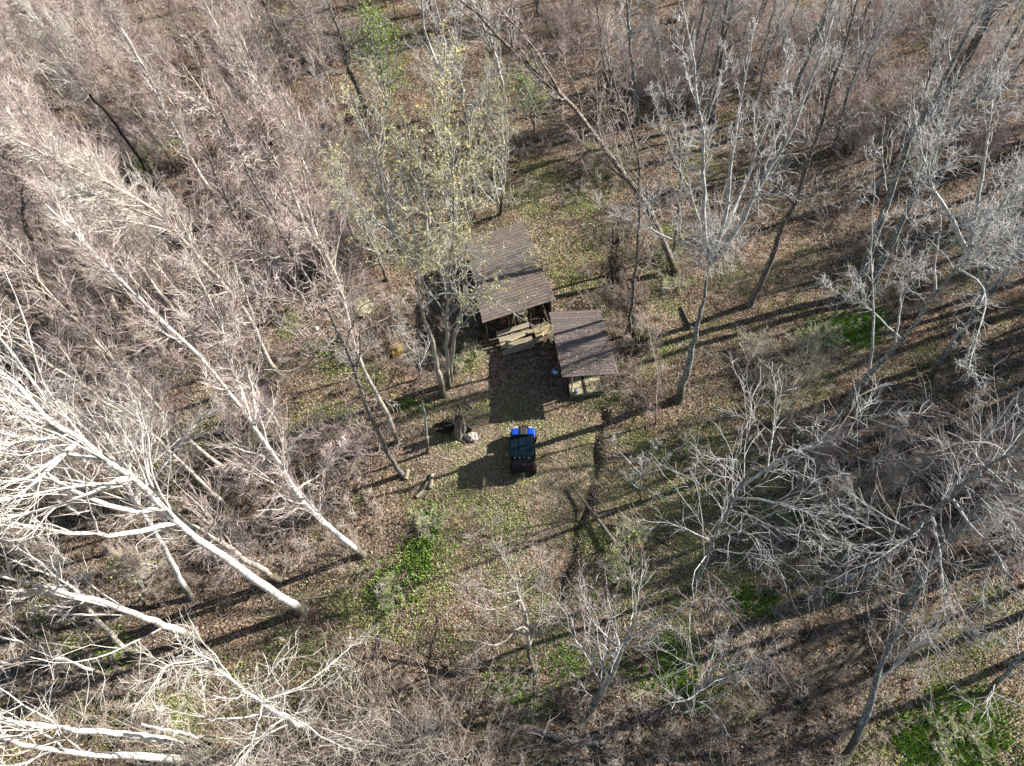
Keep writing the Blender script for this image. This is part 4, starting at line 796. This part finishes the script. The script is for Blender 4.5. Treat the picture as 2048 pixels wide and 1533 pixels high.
tree('G', 'great grey tree dividing into upright lichened stems in the centre right', 22, [(1356,800),(1375,740),(1388,680),(1400,630),(1413,570),(1420,530)], cs=.95, ext=.3, limbs=[
  (15, [(1418,528),(1415,500),(1408,450),(1405,380),(1408,300),(1398,200),(1380,100),(1365,20)]), (14, [(1422,528),(1440,470),(1452,430),(1458,400),(1462,330),(1470,250),(1490,180),(1500,100)]), (16, [(1424,530),(1450,495),(1475,468),(1500,410),(1535,350),(1570,290),(1610,200),(1640,120),(1665,40)]),
  (11, [(1458,412),(1490,370),(1515,300),(1550,200),(1575,110)]), (8, [(1412,495),(1375,482),(1330,478),(1290,450),(1235,435)]), (7, [(1405,460),(1380,380),(1350,320),(1320,240)])])
tree('G', 'leaning grey tree whose lichened crown fills the right edge', 18, [(1642,880),(1690,812),(1740,747),(1790,700),(1840,633),(1870,590),(1920,540),(1945,505)], cs=.9, ext=.5, limbs=[
  (12, [(1942,510),(1985,440),(2010,400),(2040,340)]), (12, [(1935,520),(1900,430),(1860,370),(1845,310),(1830,250)]), (11, [(1945,500),(1960,380),(1975,290),(1985,190)]), (8, [(1742,748),(1748,650),(1745,560),(1742,480),(1750,390),(1745,350)]), (7, [(1797,692),(1800,620),(1806,560),(1810,498)]), (6, [(1745,620),(1720,600),(1705,598)]), (7, [(1925,535),(1960,560),(1975,600),(1960,660),(1940,720)]), (7, [(1860,600),(1868,520),(1885,440),(1870,380)])])
tree('G', 'dark leaning tree with a mossy foot right of the great grey tree', 15, [(1500,610),(1525,560),(1545,510),(1565,450),(1590,400),(1620,320),(1640,260),(1660,180),(1690,90),(1712,10)], bk='dark', cs=.45)
tree('G', 'left one of the two big parallel grey trunks rooted in the brush pile', 20, [(1715,590),(1727,545),(1750,470),(1775,407),(1823,260),(1881,190),(1912,103),(1980,0)], cs=.45)
tree('G', 'right one of the two big parallel grey trunks rooted in the brush pile', 17, [(1738,600),(1765,520),(1820,410),(1860,330),(1895,273),(1970,170),(2048,34)], cs=.5)
tree('G', 'thickest dark brown trunk leaning near the upper right corner', 32, [(1858,248),(1890,190),(1925,130),(1960,70),(1990,0)], bk='red', cs=.6)
tree('G', 'short dark tree left of the parallel grey trunks', 12, [(1750,388),(1772,335),(1799,304),(1830,240),(1850,180)], bk='dark', dens=.7)
tree('G', 'bare grey trunk at right whose foot stands in tangled brown brush', 13, [(1861,755),(1895,700),(1929,661),(1963,596),(1987,520),(2010,450),(2035,380)], cs=.5, dens=.8)
tree('G', 'short grey trunk at the right edge below the lichened crown', 13, [(1965,612),(1990,575),(2010,545),(2035,510),(2060,470)], dens=.8)
tree('T', 'wide crowned tree right of the ditch with arching grey twigs', 13, [(1385,1182),(1415,1115),(1440,1055),(1460,1015),(1480,975),(1500,940)], ext=2.5, cs=.35, tw='grey', limbs=[(9, [(1480,980),(1530,940),(1600,900),(1650,885),(1690,875)]), (7, [(1470,1000),(1520,1000),(1580,1010),(1640,1040)])])
tree('D', 'small white limbed tree below the clearing, curved trunk forking low', 14, [(1075,1385),(1068,1345),(1055,1300),(1060,1275),(1050,1230),(1035,1180),(1015,1135),(990,1090),(972,1050)], bk='stem', tw='pink', cs=.35, zs=[0,1.2,2.4,3.1,4.1,5.2,6.2,7.0,7.6], ext=.6, scale=.72, limbs=[(7, [(1072,1278),(1085,1225),(1084,1170),(1090,1130)]), (7, [(1062,1255),(1040,1250),(1010,1285),(985,1292),(960,1285)]), (7, [(1045,1205),(1010,1215),(980,1222),(940,1208)]), (6, [(1030,1180),(990,1190),(950,1170),(925,1170)])])
tree('D', 'spreading tree at bottom centre with whitish branching over green undergrowth', 20, [(1145,1475),(1170,1440),(1200,1390),(1225,1345),(1248,1290),(1265,1250),(1282,1215)], zs=[0,1.4,3.2,5,6.8,8.2,9.4], ext=1., dens=.8, scale=.85, limbs=[(8, [(1215,1360),(1180,1310),(1140,1275),(1130,1220),(1110,1200)]), (8, [(1255,1275),(1290,1260),(1340,1230),(1400,1200)]), (7, [(1240,1300),(1210,1270),(1180,1240),(1165,1190)])])
tree('D', 'low spreading tree right of the bottom centre tree, twigs tinged pink', 15, [(1330,1480),(1360,1430),(1390,1390),(1420,1350),(1450,1310)], zs=[0,2.2,4.2,6,7.5], ext=1.5, dens=.9)
tree('T', 'large grey trunk entering from the bottom edge at right', 22, [(1650,1575),(1690,1520),(1735,1430),(1747,1370),(1775,1300),(1812,1230)], zs=[0,2.0,4.6,6.4,8.4,10.6], ext=3, cs=.5, dens=.7)
tree('T', 'big tree at lower right with long drooping pale twigs from a dark leaning trunk', 20, [(1720,1183),(1753,1146),(1782,1108),(1819,1069),(1859,1034),(1907,988),(1951,948),(2010,915)], cs=.35, tw='grey', limbs=[(9, [(1860,1035),(1880,1100),(1885,1160),(1910,1240)]), (8, [(1900,990),(1940,1050),(1990,1100),(2030,1180)]), (8, [(1820,1070),(1780,1040),(1750,1020),(1700,990)]), (8, [(1782,1125),(1740,1140),(1690,1155)])])
tree('T', 'second leaning tree just below the big drooping one at lower right', 17, [(1800,1220),(1850,1140),(1890,1095),(1950,1020),(2000,980),(2050,930)], cs=.4)
tree('T', 'twiggy tree whose pinkish crown fills the middle of the right edge', 14, [(1880,1010),(1920,950),(1960,890),(2010,820)], cs=.25)
tree('T', 'twiggy tree with grey crown below the leaning grey tree at right', 11, [(1700,1000),(1725,960),(1750,925),(1780,890)], cs=.2, ext=2, dens=.7, tw='grey')
tree('T', 'tree in the lower right corner with fine pale drooping twigs', 14, [(1930,1440),(1980,1380),(2030,1330),(2080,1270)], zs=[0,3,5.5,8], tw='white', dens=.8)
tree('W', 'long white trunk running to the left edge below the big white tree', 20, [(390,1276),(325,1249),(239,1215),(171,1198),(103,1177),(51,1167),(-10,1150)], cs=.3, dens=.7, limbs=[(9, [(239,1216),(180,1205),(120,1190),(50,1185),(-10,1180)])])
tree('G', 'pale snag with a snapped top left of the green patch at lower left', 12, [(268,1318),(219,1266),(171,1215),(130,1160)], snag=True, bk='pale')
tree('W', 'thin white trunk below the snapped snag at the left edge', 9, [(215,1352),(160,1330),(105,1310),(50,1290),(-10,1270)], dens=.4)
tree('W', 'short white trunk just inside the left edge', 12, [(48,1337),(20,1330),(-20,1322)], dens=.4)
tree('W', 'upper one of the two thick white trunks in the bottom left corner', 20, [(385,1492),(300,1475),(220,1466),(150,1460),(80,1452),(0,1436)], cs=.6, dens=.5)
tree('W', 'lower one of the two thick white trunks in the bottom left corner', 22, [(385,1520),(330,1514),(260,1510),(160,1508),(80,1495),(0,1475)], cs=.6, dens=.5)
tree('W', 'short white trunk above the two thick white trunks at bottom left', 9, [(425,1484),(370,1467),(320,1458),(280,1448)], snag=True)
tree('D', 'white trunked tree at lower left with a round crown of fine curved twigs', 14, [(628,1467),(560,1430),(520,1405),(460,1360),(430,1335)], bk='white', tw='white', cs=.35, ext=2, limbs=[(6, [(520,1403),(560,1390),(600,1375),(650,1340),(700,1295)]), (6, [(430,1335),(395,1320),(330,1330),(300,1380)])], dens=.9)
tree('P', 'short bare dead stem standing left of the stump', 8, [(857,905),(852,860),(850,835),(843,800)], snag=True, bk='grey')
tree('P', 'thin wiry sapling standing right of the small shed', 4, [(1312,848),(1313,798),(1316,742),(1305,700),(1296,660)], dens=.25, scale=.5)
tree('D', 'little crooked sapling on the green bank right of the ditch', 5, [(1280,1002),(1280,957),(1290,930),(1300,900)], dens=.4, scale=.35, ext=.6, limbs=[(3, [(1280,950),(1255,920),(1235,900)]), (3, [(1282,950),(1310,935),(1335,915)])], tw='grey')
tree('B', 'thin yellow budded sapling at left beside the big white trunk', 6, [(290,1215),(285,1180),(270,1150),(255,1120)], dens=.5, scale=.45, ext=.8, buds=500)
tree('D', 'pale sapling in the dark brush between the boulder and the budding trees', 6, [(838,758),(838,710),(830,690),(815,675)], dens=.6, scale=.55, ext=1, tw='grey')
tree('D', 'small grey sapling spreading over the lower end of the fallen trunks', 5, [(700,760),(722,720),(735,690)], dens=.5, scale=.45, ext=.8, tw='grey')
tree('B', 'bright green leafing small tree near the top edge left of the forked trunk', 9, [(775,215),(768,170),(762,130),(758,90)], dens=1.2, scale=1.15, buds=3000, budc=GRNC, cs=.1, tw='brown', ext=1)
tree('B', 'bright green leafing small tree behind the larger shed beside the leaning tree', 6, [(1070,262),(1062,225),(1055,190)], dens=.8, scale=1.0, buds=1500, budc=GRNC, cs=.1, ext=1)
tree('B', 'dense small tree with olive buds standing behind the larger shed', 9, [(1000,430),(1008,380),(1010,330),(1012,280),(1010,220)], cs=.1, buds=900, tw='yel', ext=1)
tree('B', 'small many twigged tree with pale green buds between the forked trunk and the leaning tree', 7, [(965,330),(970,270),(975,220),(978,170)], cs=.1, buds=900, tw='yel', ext=1)
tree('G', 'thin grey tree left of the big parallel trunks at the top right', 8, [(1665,300),(1680,260),(1690,205),(1710,147),(1744,75)], dens=.7)
tree('G', 'thin pale grey stem crossing left of the thickest dark trunk', 8, [(1825,245),(1843,205),(1871,123),(1878,80),(1875,0)], dens=.7)
tree('G', 'grey tree with a fine upright crown at the top behind the great grey tree', 14, [(1425,245),(1432,190),(1440,130),(1452,70),(1460,20)], bk='dark', dens=1)
tree('P', 'slim tree with a dense pink brown crown right of the dark gap at the top', 9, [(1215,175),(1210,130),(1200,70),(1195,10)], dens=1.)
tree('P', 'slim tree with a dense pink crown right of the leaning tree fork', 9, [(1340,230),(1330,170),(1318,100),(1310,40)], dens=1.)

# ---- unlabelled woods: slim trees of one kind, copied from six different ones
def zone(p):
    d = RM.T @ (np.array(p) - [0, 0, H]); u = CX + F * d[0] / -d[2]; v = CY - F * d[1] / -d[2]
    if u < 700: return 'in the dense upper left woods' if v < 400 else 'in the brush at middle left' if v < 1000 else 'in the lower left corner'
    if u < 1240: return 'in the brush behind the sheds' if v < 450 else 'close beside the sheds' if v < 820 else 'at the near end of the clearing'
    return 'in the upper right woods' if v < 440 else 'on the leafy ground at right' if v < 860 else 'under the lower right crowns'
def relabel(o, p):
    zn = zone(p); o['label'] = o['base_label'] + ' ' + zn; o['group'] = o['base_group'] + ' ' + zn
def copy_tree(o, loc, rz, s):
    r = o.copy(); COL.objects.link(r); r.location = loc; r.rotation_euler = (0, 0, rz); r.scale = (s, s, s)
    for ch in o.children:
        c = ch.copy(); COL.objects.link(c); c.parent = r
    return r
SL = 'slim bare tree with a haze of fine pinkish twigs'; SG = 'slim pinkish bare trees'
def proto(kind, hgt, wr, label, group, name=None, **kw):
    k = dict(KINDS[kind]); k.update(kw); base = np.array([0, 0, 0.]); lean = rng.normal(0, .05, 2)
    z_ = np.linspace(0, hgt, 8); P_ = np.stack([lean[0] * z_ + .15 * np.sin(z_ * .5), lean[1] * z_ + .12 * np.cos(z_ * .4) - .12, z_], 1)
    Q_, r_ = trunk_line(P_, wr, 0, tip=.1); Q_[0, 2] -= .3
    e = empty(name or NAMES[kind], (0, 0, 0), label, 'tree' if hgt > 4 else 'shrub', group)
    tb = Bag(); tb.add(Q_[None], r_[None], 8, 0); link('trunk', tb.mesh('trunk', [BK[k['bark']]]), e)
    cb = Bag(); crown_bag(cb, [(Q_, r_, k['cs'], k['n1'], k['L1'], k['L1t'])], k, 1.0); link('crown', cb.mesh('crown', [BK[k['limb']], TW[k['twig']]]), e)
    return e
bpy.context.view_layer.update()
spots = []
def try_spot(px, py, rad, lim=None):
    p = atg(px, py)
    if all((p[0] - q[0]) ** 2 + (p[1] - q[1]) ** 2 > rad ** 2 for q in spots): spots.append(p); return p
    return None
def scatter(protos, n, boxes, rad, smin, smax):
    for o in protos:
        o['base_label'] = o['label']; o['base_group'] = o['group']
    cnt = 0; first = [True] * len(protos); tries = 0
    while cnt < n and tries < n * 60:
        tries += 1; bx_ = boxes[rng.integers(0, len(boxes))]; p = try_spot(rng.uniform(bx_[0], bx_[2]), rng.uniform(bx_[1], bx_[3]), rad)
        if p is None: continue
        i = cnt % len(protos); rz = rng.uniform(0, 6.28); s = rng.uniform(smin, smax)
        if first[i]: protos[i].location = p; protos[i].rotation_euler = (0, 0, rz); protos[i].scale = (s, s, s); first[i] = False; relabel(protos[i], p)
        else: relabel(copy_tree(protos[i], p, rz, s), p)
        cnt += 1
    for i, f in enumerate(first):
        if f:
            for ch in list(protos[i].children): bpy.data.objects.remove(ch)
            bpy.data.objects.remove(protos[i])
pS = [proto('S', h_, .10, SL, SG) for h_ in (15, 13, 16)] + [proto('P', h_, .055, SL, SG, 'bare_tree', bark='white' if i_ else 'pale') for i_, h_ in enumerate((9, 11))]
scatter(pS, 96, [(-200, -180, 720, 330), (-200, -180, 720, 330), (-250, 330, 430, 720), (-200, -160, 1400, 60), (60, 560, 430, 700)], 1.7, .75, 1.15)
pP = [proto('P', h_, .03, 'young bare sapling with fine upswept twigs', 'young bare saplings', 'sapling', L1=2.0, L1t=.6, n1=20, rl=.014, twig=tw_, bark=bk_) for h_, tw_, bk_ in ((5.5, 'pink', 'white'), (7, 'tan', 'pale'), (4.8, 'pink', 'pale'))]
for e_ in pP: e_['category'] = 'sapling'
scatter(pP, 120, [(-200, -180, 720, 330), (-200, -180, 760, 330), (-150, 330, 480, 820), (-200, -160, 2100, 80), (480, 330, 760, 560), (0, 820, 420, 1180), (1560, 900, 2080, 1200)], 1.0, .75, 1.25)
pG = [proto('G', h_, .13, 'grey bare tree with crooked twigs near the top edge', 'grey bare trees near the top edge') for h_ in (15, 13, 17)]
scatter(pG, 38, [(1150, -200, 2150, 120), (1250, -150, 2100, 60), (1300, 0, 1780, 260), (1300, 0, 1780, 260), (800, -200, 1200, 120), (1900, 0, 2100, 300)], 2.2, .8, 1.1)
# trees outside the frame to the right: their shadows stripe the ground
pX = [proto('G', h_, .27, 'tall grey bare tree of the woods beyond the right edge', 'bare trees beyond the right edge', "bare_tree") for h_ in (17, 20)]
cnt = 0
for (px, py) in [(2180 + 97 * (i_ % 9) + 23 * (i_ % 4), 60 + 61 * i_ % 760) for i_ in range(44)] + [(2090, 780), (2240, 700), (2340, 740), (2380, 560), (2480, 560), (2200, 460), (2330, 400), (2450, 300), (2120, 330), (2200, 960), (2360, 1020), (2190, 800), (2290, 830), (2620, 520), (2600, 700), (2540, 880), (2120, 700), (2200, 560), (2160, 420), (2260, 330), (2300, 620), (2400, 480), (2180, 250), (2420, 800), (2350, 200), (2130, 860), (2280, 930), (2500, 650), (2150, 1040), (2300, 1120), (2550, 420), (2220, 1240)]:
    p = atg(px, py); rz = rng.uniform(0, 6.28); s = rng.uniform(.85, 1.15)
    if cnt < 2: pX[cnt].location = p; pX[cnt].rotation_euler = (0, 0, rz); pX[cnt].scale = (s, s, s)
    else: copy_tree(pX[cnt % 2], p, rz, s)
    cnt += 1

# ---- undergrowth shrubs
def shrub(n, hgt, spread, tw1, tw2, label, group, name='bare_shrub', m2=6, m3=5, sr=1., leaves=0, arch=0.0, rt=.0075):
    e = empty(name, (0, 0, 0), label, 'shrub', group)
    n = int(n * 1.35); a = rng.uniform(0, 6.28, n); rr = np.sqrt(rng.random(n)) * spread * .55
    pos = np.stack([np.cos(a) * rr, np.sin(a) * rr, np.full(n, -.05)], 1); d = np.stack([np.cos(a) * .5, np.sin(a) * .5, np.ones(n)], 1) + rng.normal(0, .25, (n, 3))
    A, Ar = grow(pos, d, hgt * rng.uniform(.6, 1.4, n), rng.uniform(.008, .018, n) * sr, 7, .16, .02 - arch, .3)
    B, Br = children(A, Ar, m2, .2, .98, .6, .2, lambda t, PL: PL * .42, .6, 4, .2, -arch * .5, .008, .012, .5)
    C, Cr = children(B, Br, m3, .1, .98, .65, .2, lambda t, PL: PL * .5 + .05, .7, 3, .2, 0, rt, rt * 1.2, .5)
    sb = Bag(); sb.add(A, Ar, 4, 0); sb.add(B, Br, 3, 1); sb.add(C, Cr, 3, 1)
    link('stems', sb.mesh('stems', [TW[tw1], TW[tw2]]), e)
    if leaves:
        V, Qd, cc = specks(C.reshape(-1, 3), leaves, .09, GRNC, .05); link('leaves', poly_mesh('leaves', V, Qd, [M_BUD], smooth=False, attr={'col': cc}), e)
    return e
LB = 'low tangled leafless brown shrub'; GB = 'low brown shrubs'
LP_ = 'upright bare shrub with pinkish twigs'; GP = 'upright pinkish shrubs'
spots = []
sB = [shrub(16, 1.0, 1.6, 'brown', 'brown', LB, GB, arch=.06), shrub(18, .8, 1.8, 'brown', 'tan', LB, GB, arch=.10), shrub(14, 1.2, 1.5, 'tan', 'brown', LB, GB, arch=.05)]
woods = [(-100, -120, 760, 400), (-100, 380, 560, 720), (-60, 700, 640, 1000), (420, 880, 740, 1120), (0, 960, 500, 1240), (720, 560, 900, 760), (885, 470, 950, 690), (740, 590, 900, 740), (1240, 560, 1300, 800), (1200, 430, 1260, 640), (800, 250, 1200, 420), (1100, -80, 2100, 200), (1450, 100, 1800, 320), (1640, 440, 1860, 600), (1780, 700, 2080, 960), (1500, 880, 2080, 1240), (1500, 1200, 1800, 1540), (1000, 1380, 1500, 1560), (0, 1340, 360, 1430), (600, 1340, 1040, 1560)]
scatter(sB, 240, woods, 1.0, .7, 1.35)
sP = [shrub(16, 1.9, 1.1, 'pink', 'pink', LP_, GP, 'upright_shrub'), shrub(14, 2.4, 1.0, 'tan', 'pink', LP_, GP, 'upright_shrub'), shrub(18, 1.6, 1.3, 'pink', 'pink', LP_, GP, 'upright_shrub', arch=.03)]
scatter(sP, 215, [(-150, -150, 760, 420), (-150, -150, 760, 420), (-120, 380, 560, 640), (-60, 640, 560, 960), (420, 880, 740, 1120), (560, 420, 740, 560), (1000, -100, 2100, 120), (1250, 60, 1700, 240), (1100, -100, 2080, 160), (1500, 60, 2050, 330), (1800, 860, 2080, 1100)], 1.3, .8, 1.4)
# tall multi-stemmed thickets that reach into the bottom of the frame
LT = 'tall pale many stemmed shrub'; GT = 'tall pale shrubs'
spots = []
sT = [shrub(18, 3.6, 1.3, 'tan', 'tan', LT, GT, 'tall_shrub', m2=5, m3=2, sr=1.3, rt=.0075), shrub(16, 4.4, 1.2, 'white', 'tan', LT, GT, 'tall_shrub', m2=5, m3=2, sr=1.3, rt=.0075)]
scatter(sT, 15, [(560, 1470, 1020, 1640), (300, 1500, 620, 1640), (620, 1440, 900, 1520)], .8, .8, 1.2)
sY = [shrub(14, 1.3, 1.0, 'tan', 'yel', 'small straw coloured shrub', 'straw coloured shrubs', 'straw_shrub', arch=.03)]
scatter(sY, 14, [(1490, 680, 1660, 860)], .7, .6, 1.1)
sG = [shrub(12, .7, .9, 'brown', 'yel', 'small leafy green shrub', 'small leafy green shrubs', 'leafy_shrub', leaves=260)]
spots = []
scatter(sG, 26, [(1205, 570, 1290, 620), (1330, 480, 1360, 580), (1240, 860, 1420, 960), (1210, 1130, 1270, 1180), (1240, 1060, 1300, 1100), (580, 620, 600, 660), (1830, 1420, 1960, 1520), (780, 1130, 840, 1200), (900, 680, 950, 740), (260, 300, 300, 330), (1500, 980, 1640, 1080), (840, 1010, 880, 1060), (1720, 200, 1750, 230)], .5, .6, 1.2)
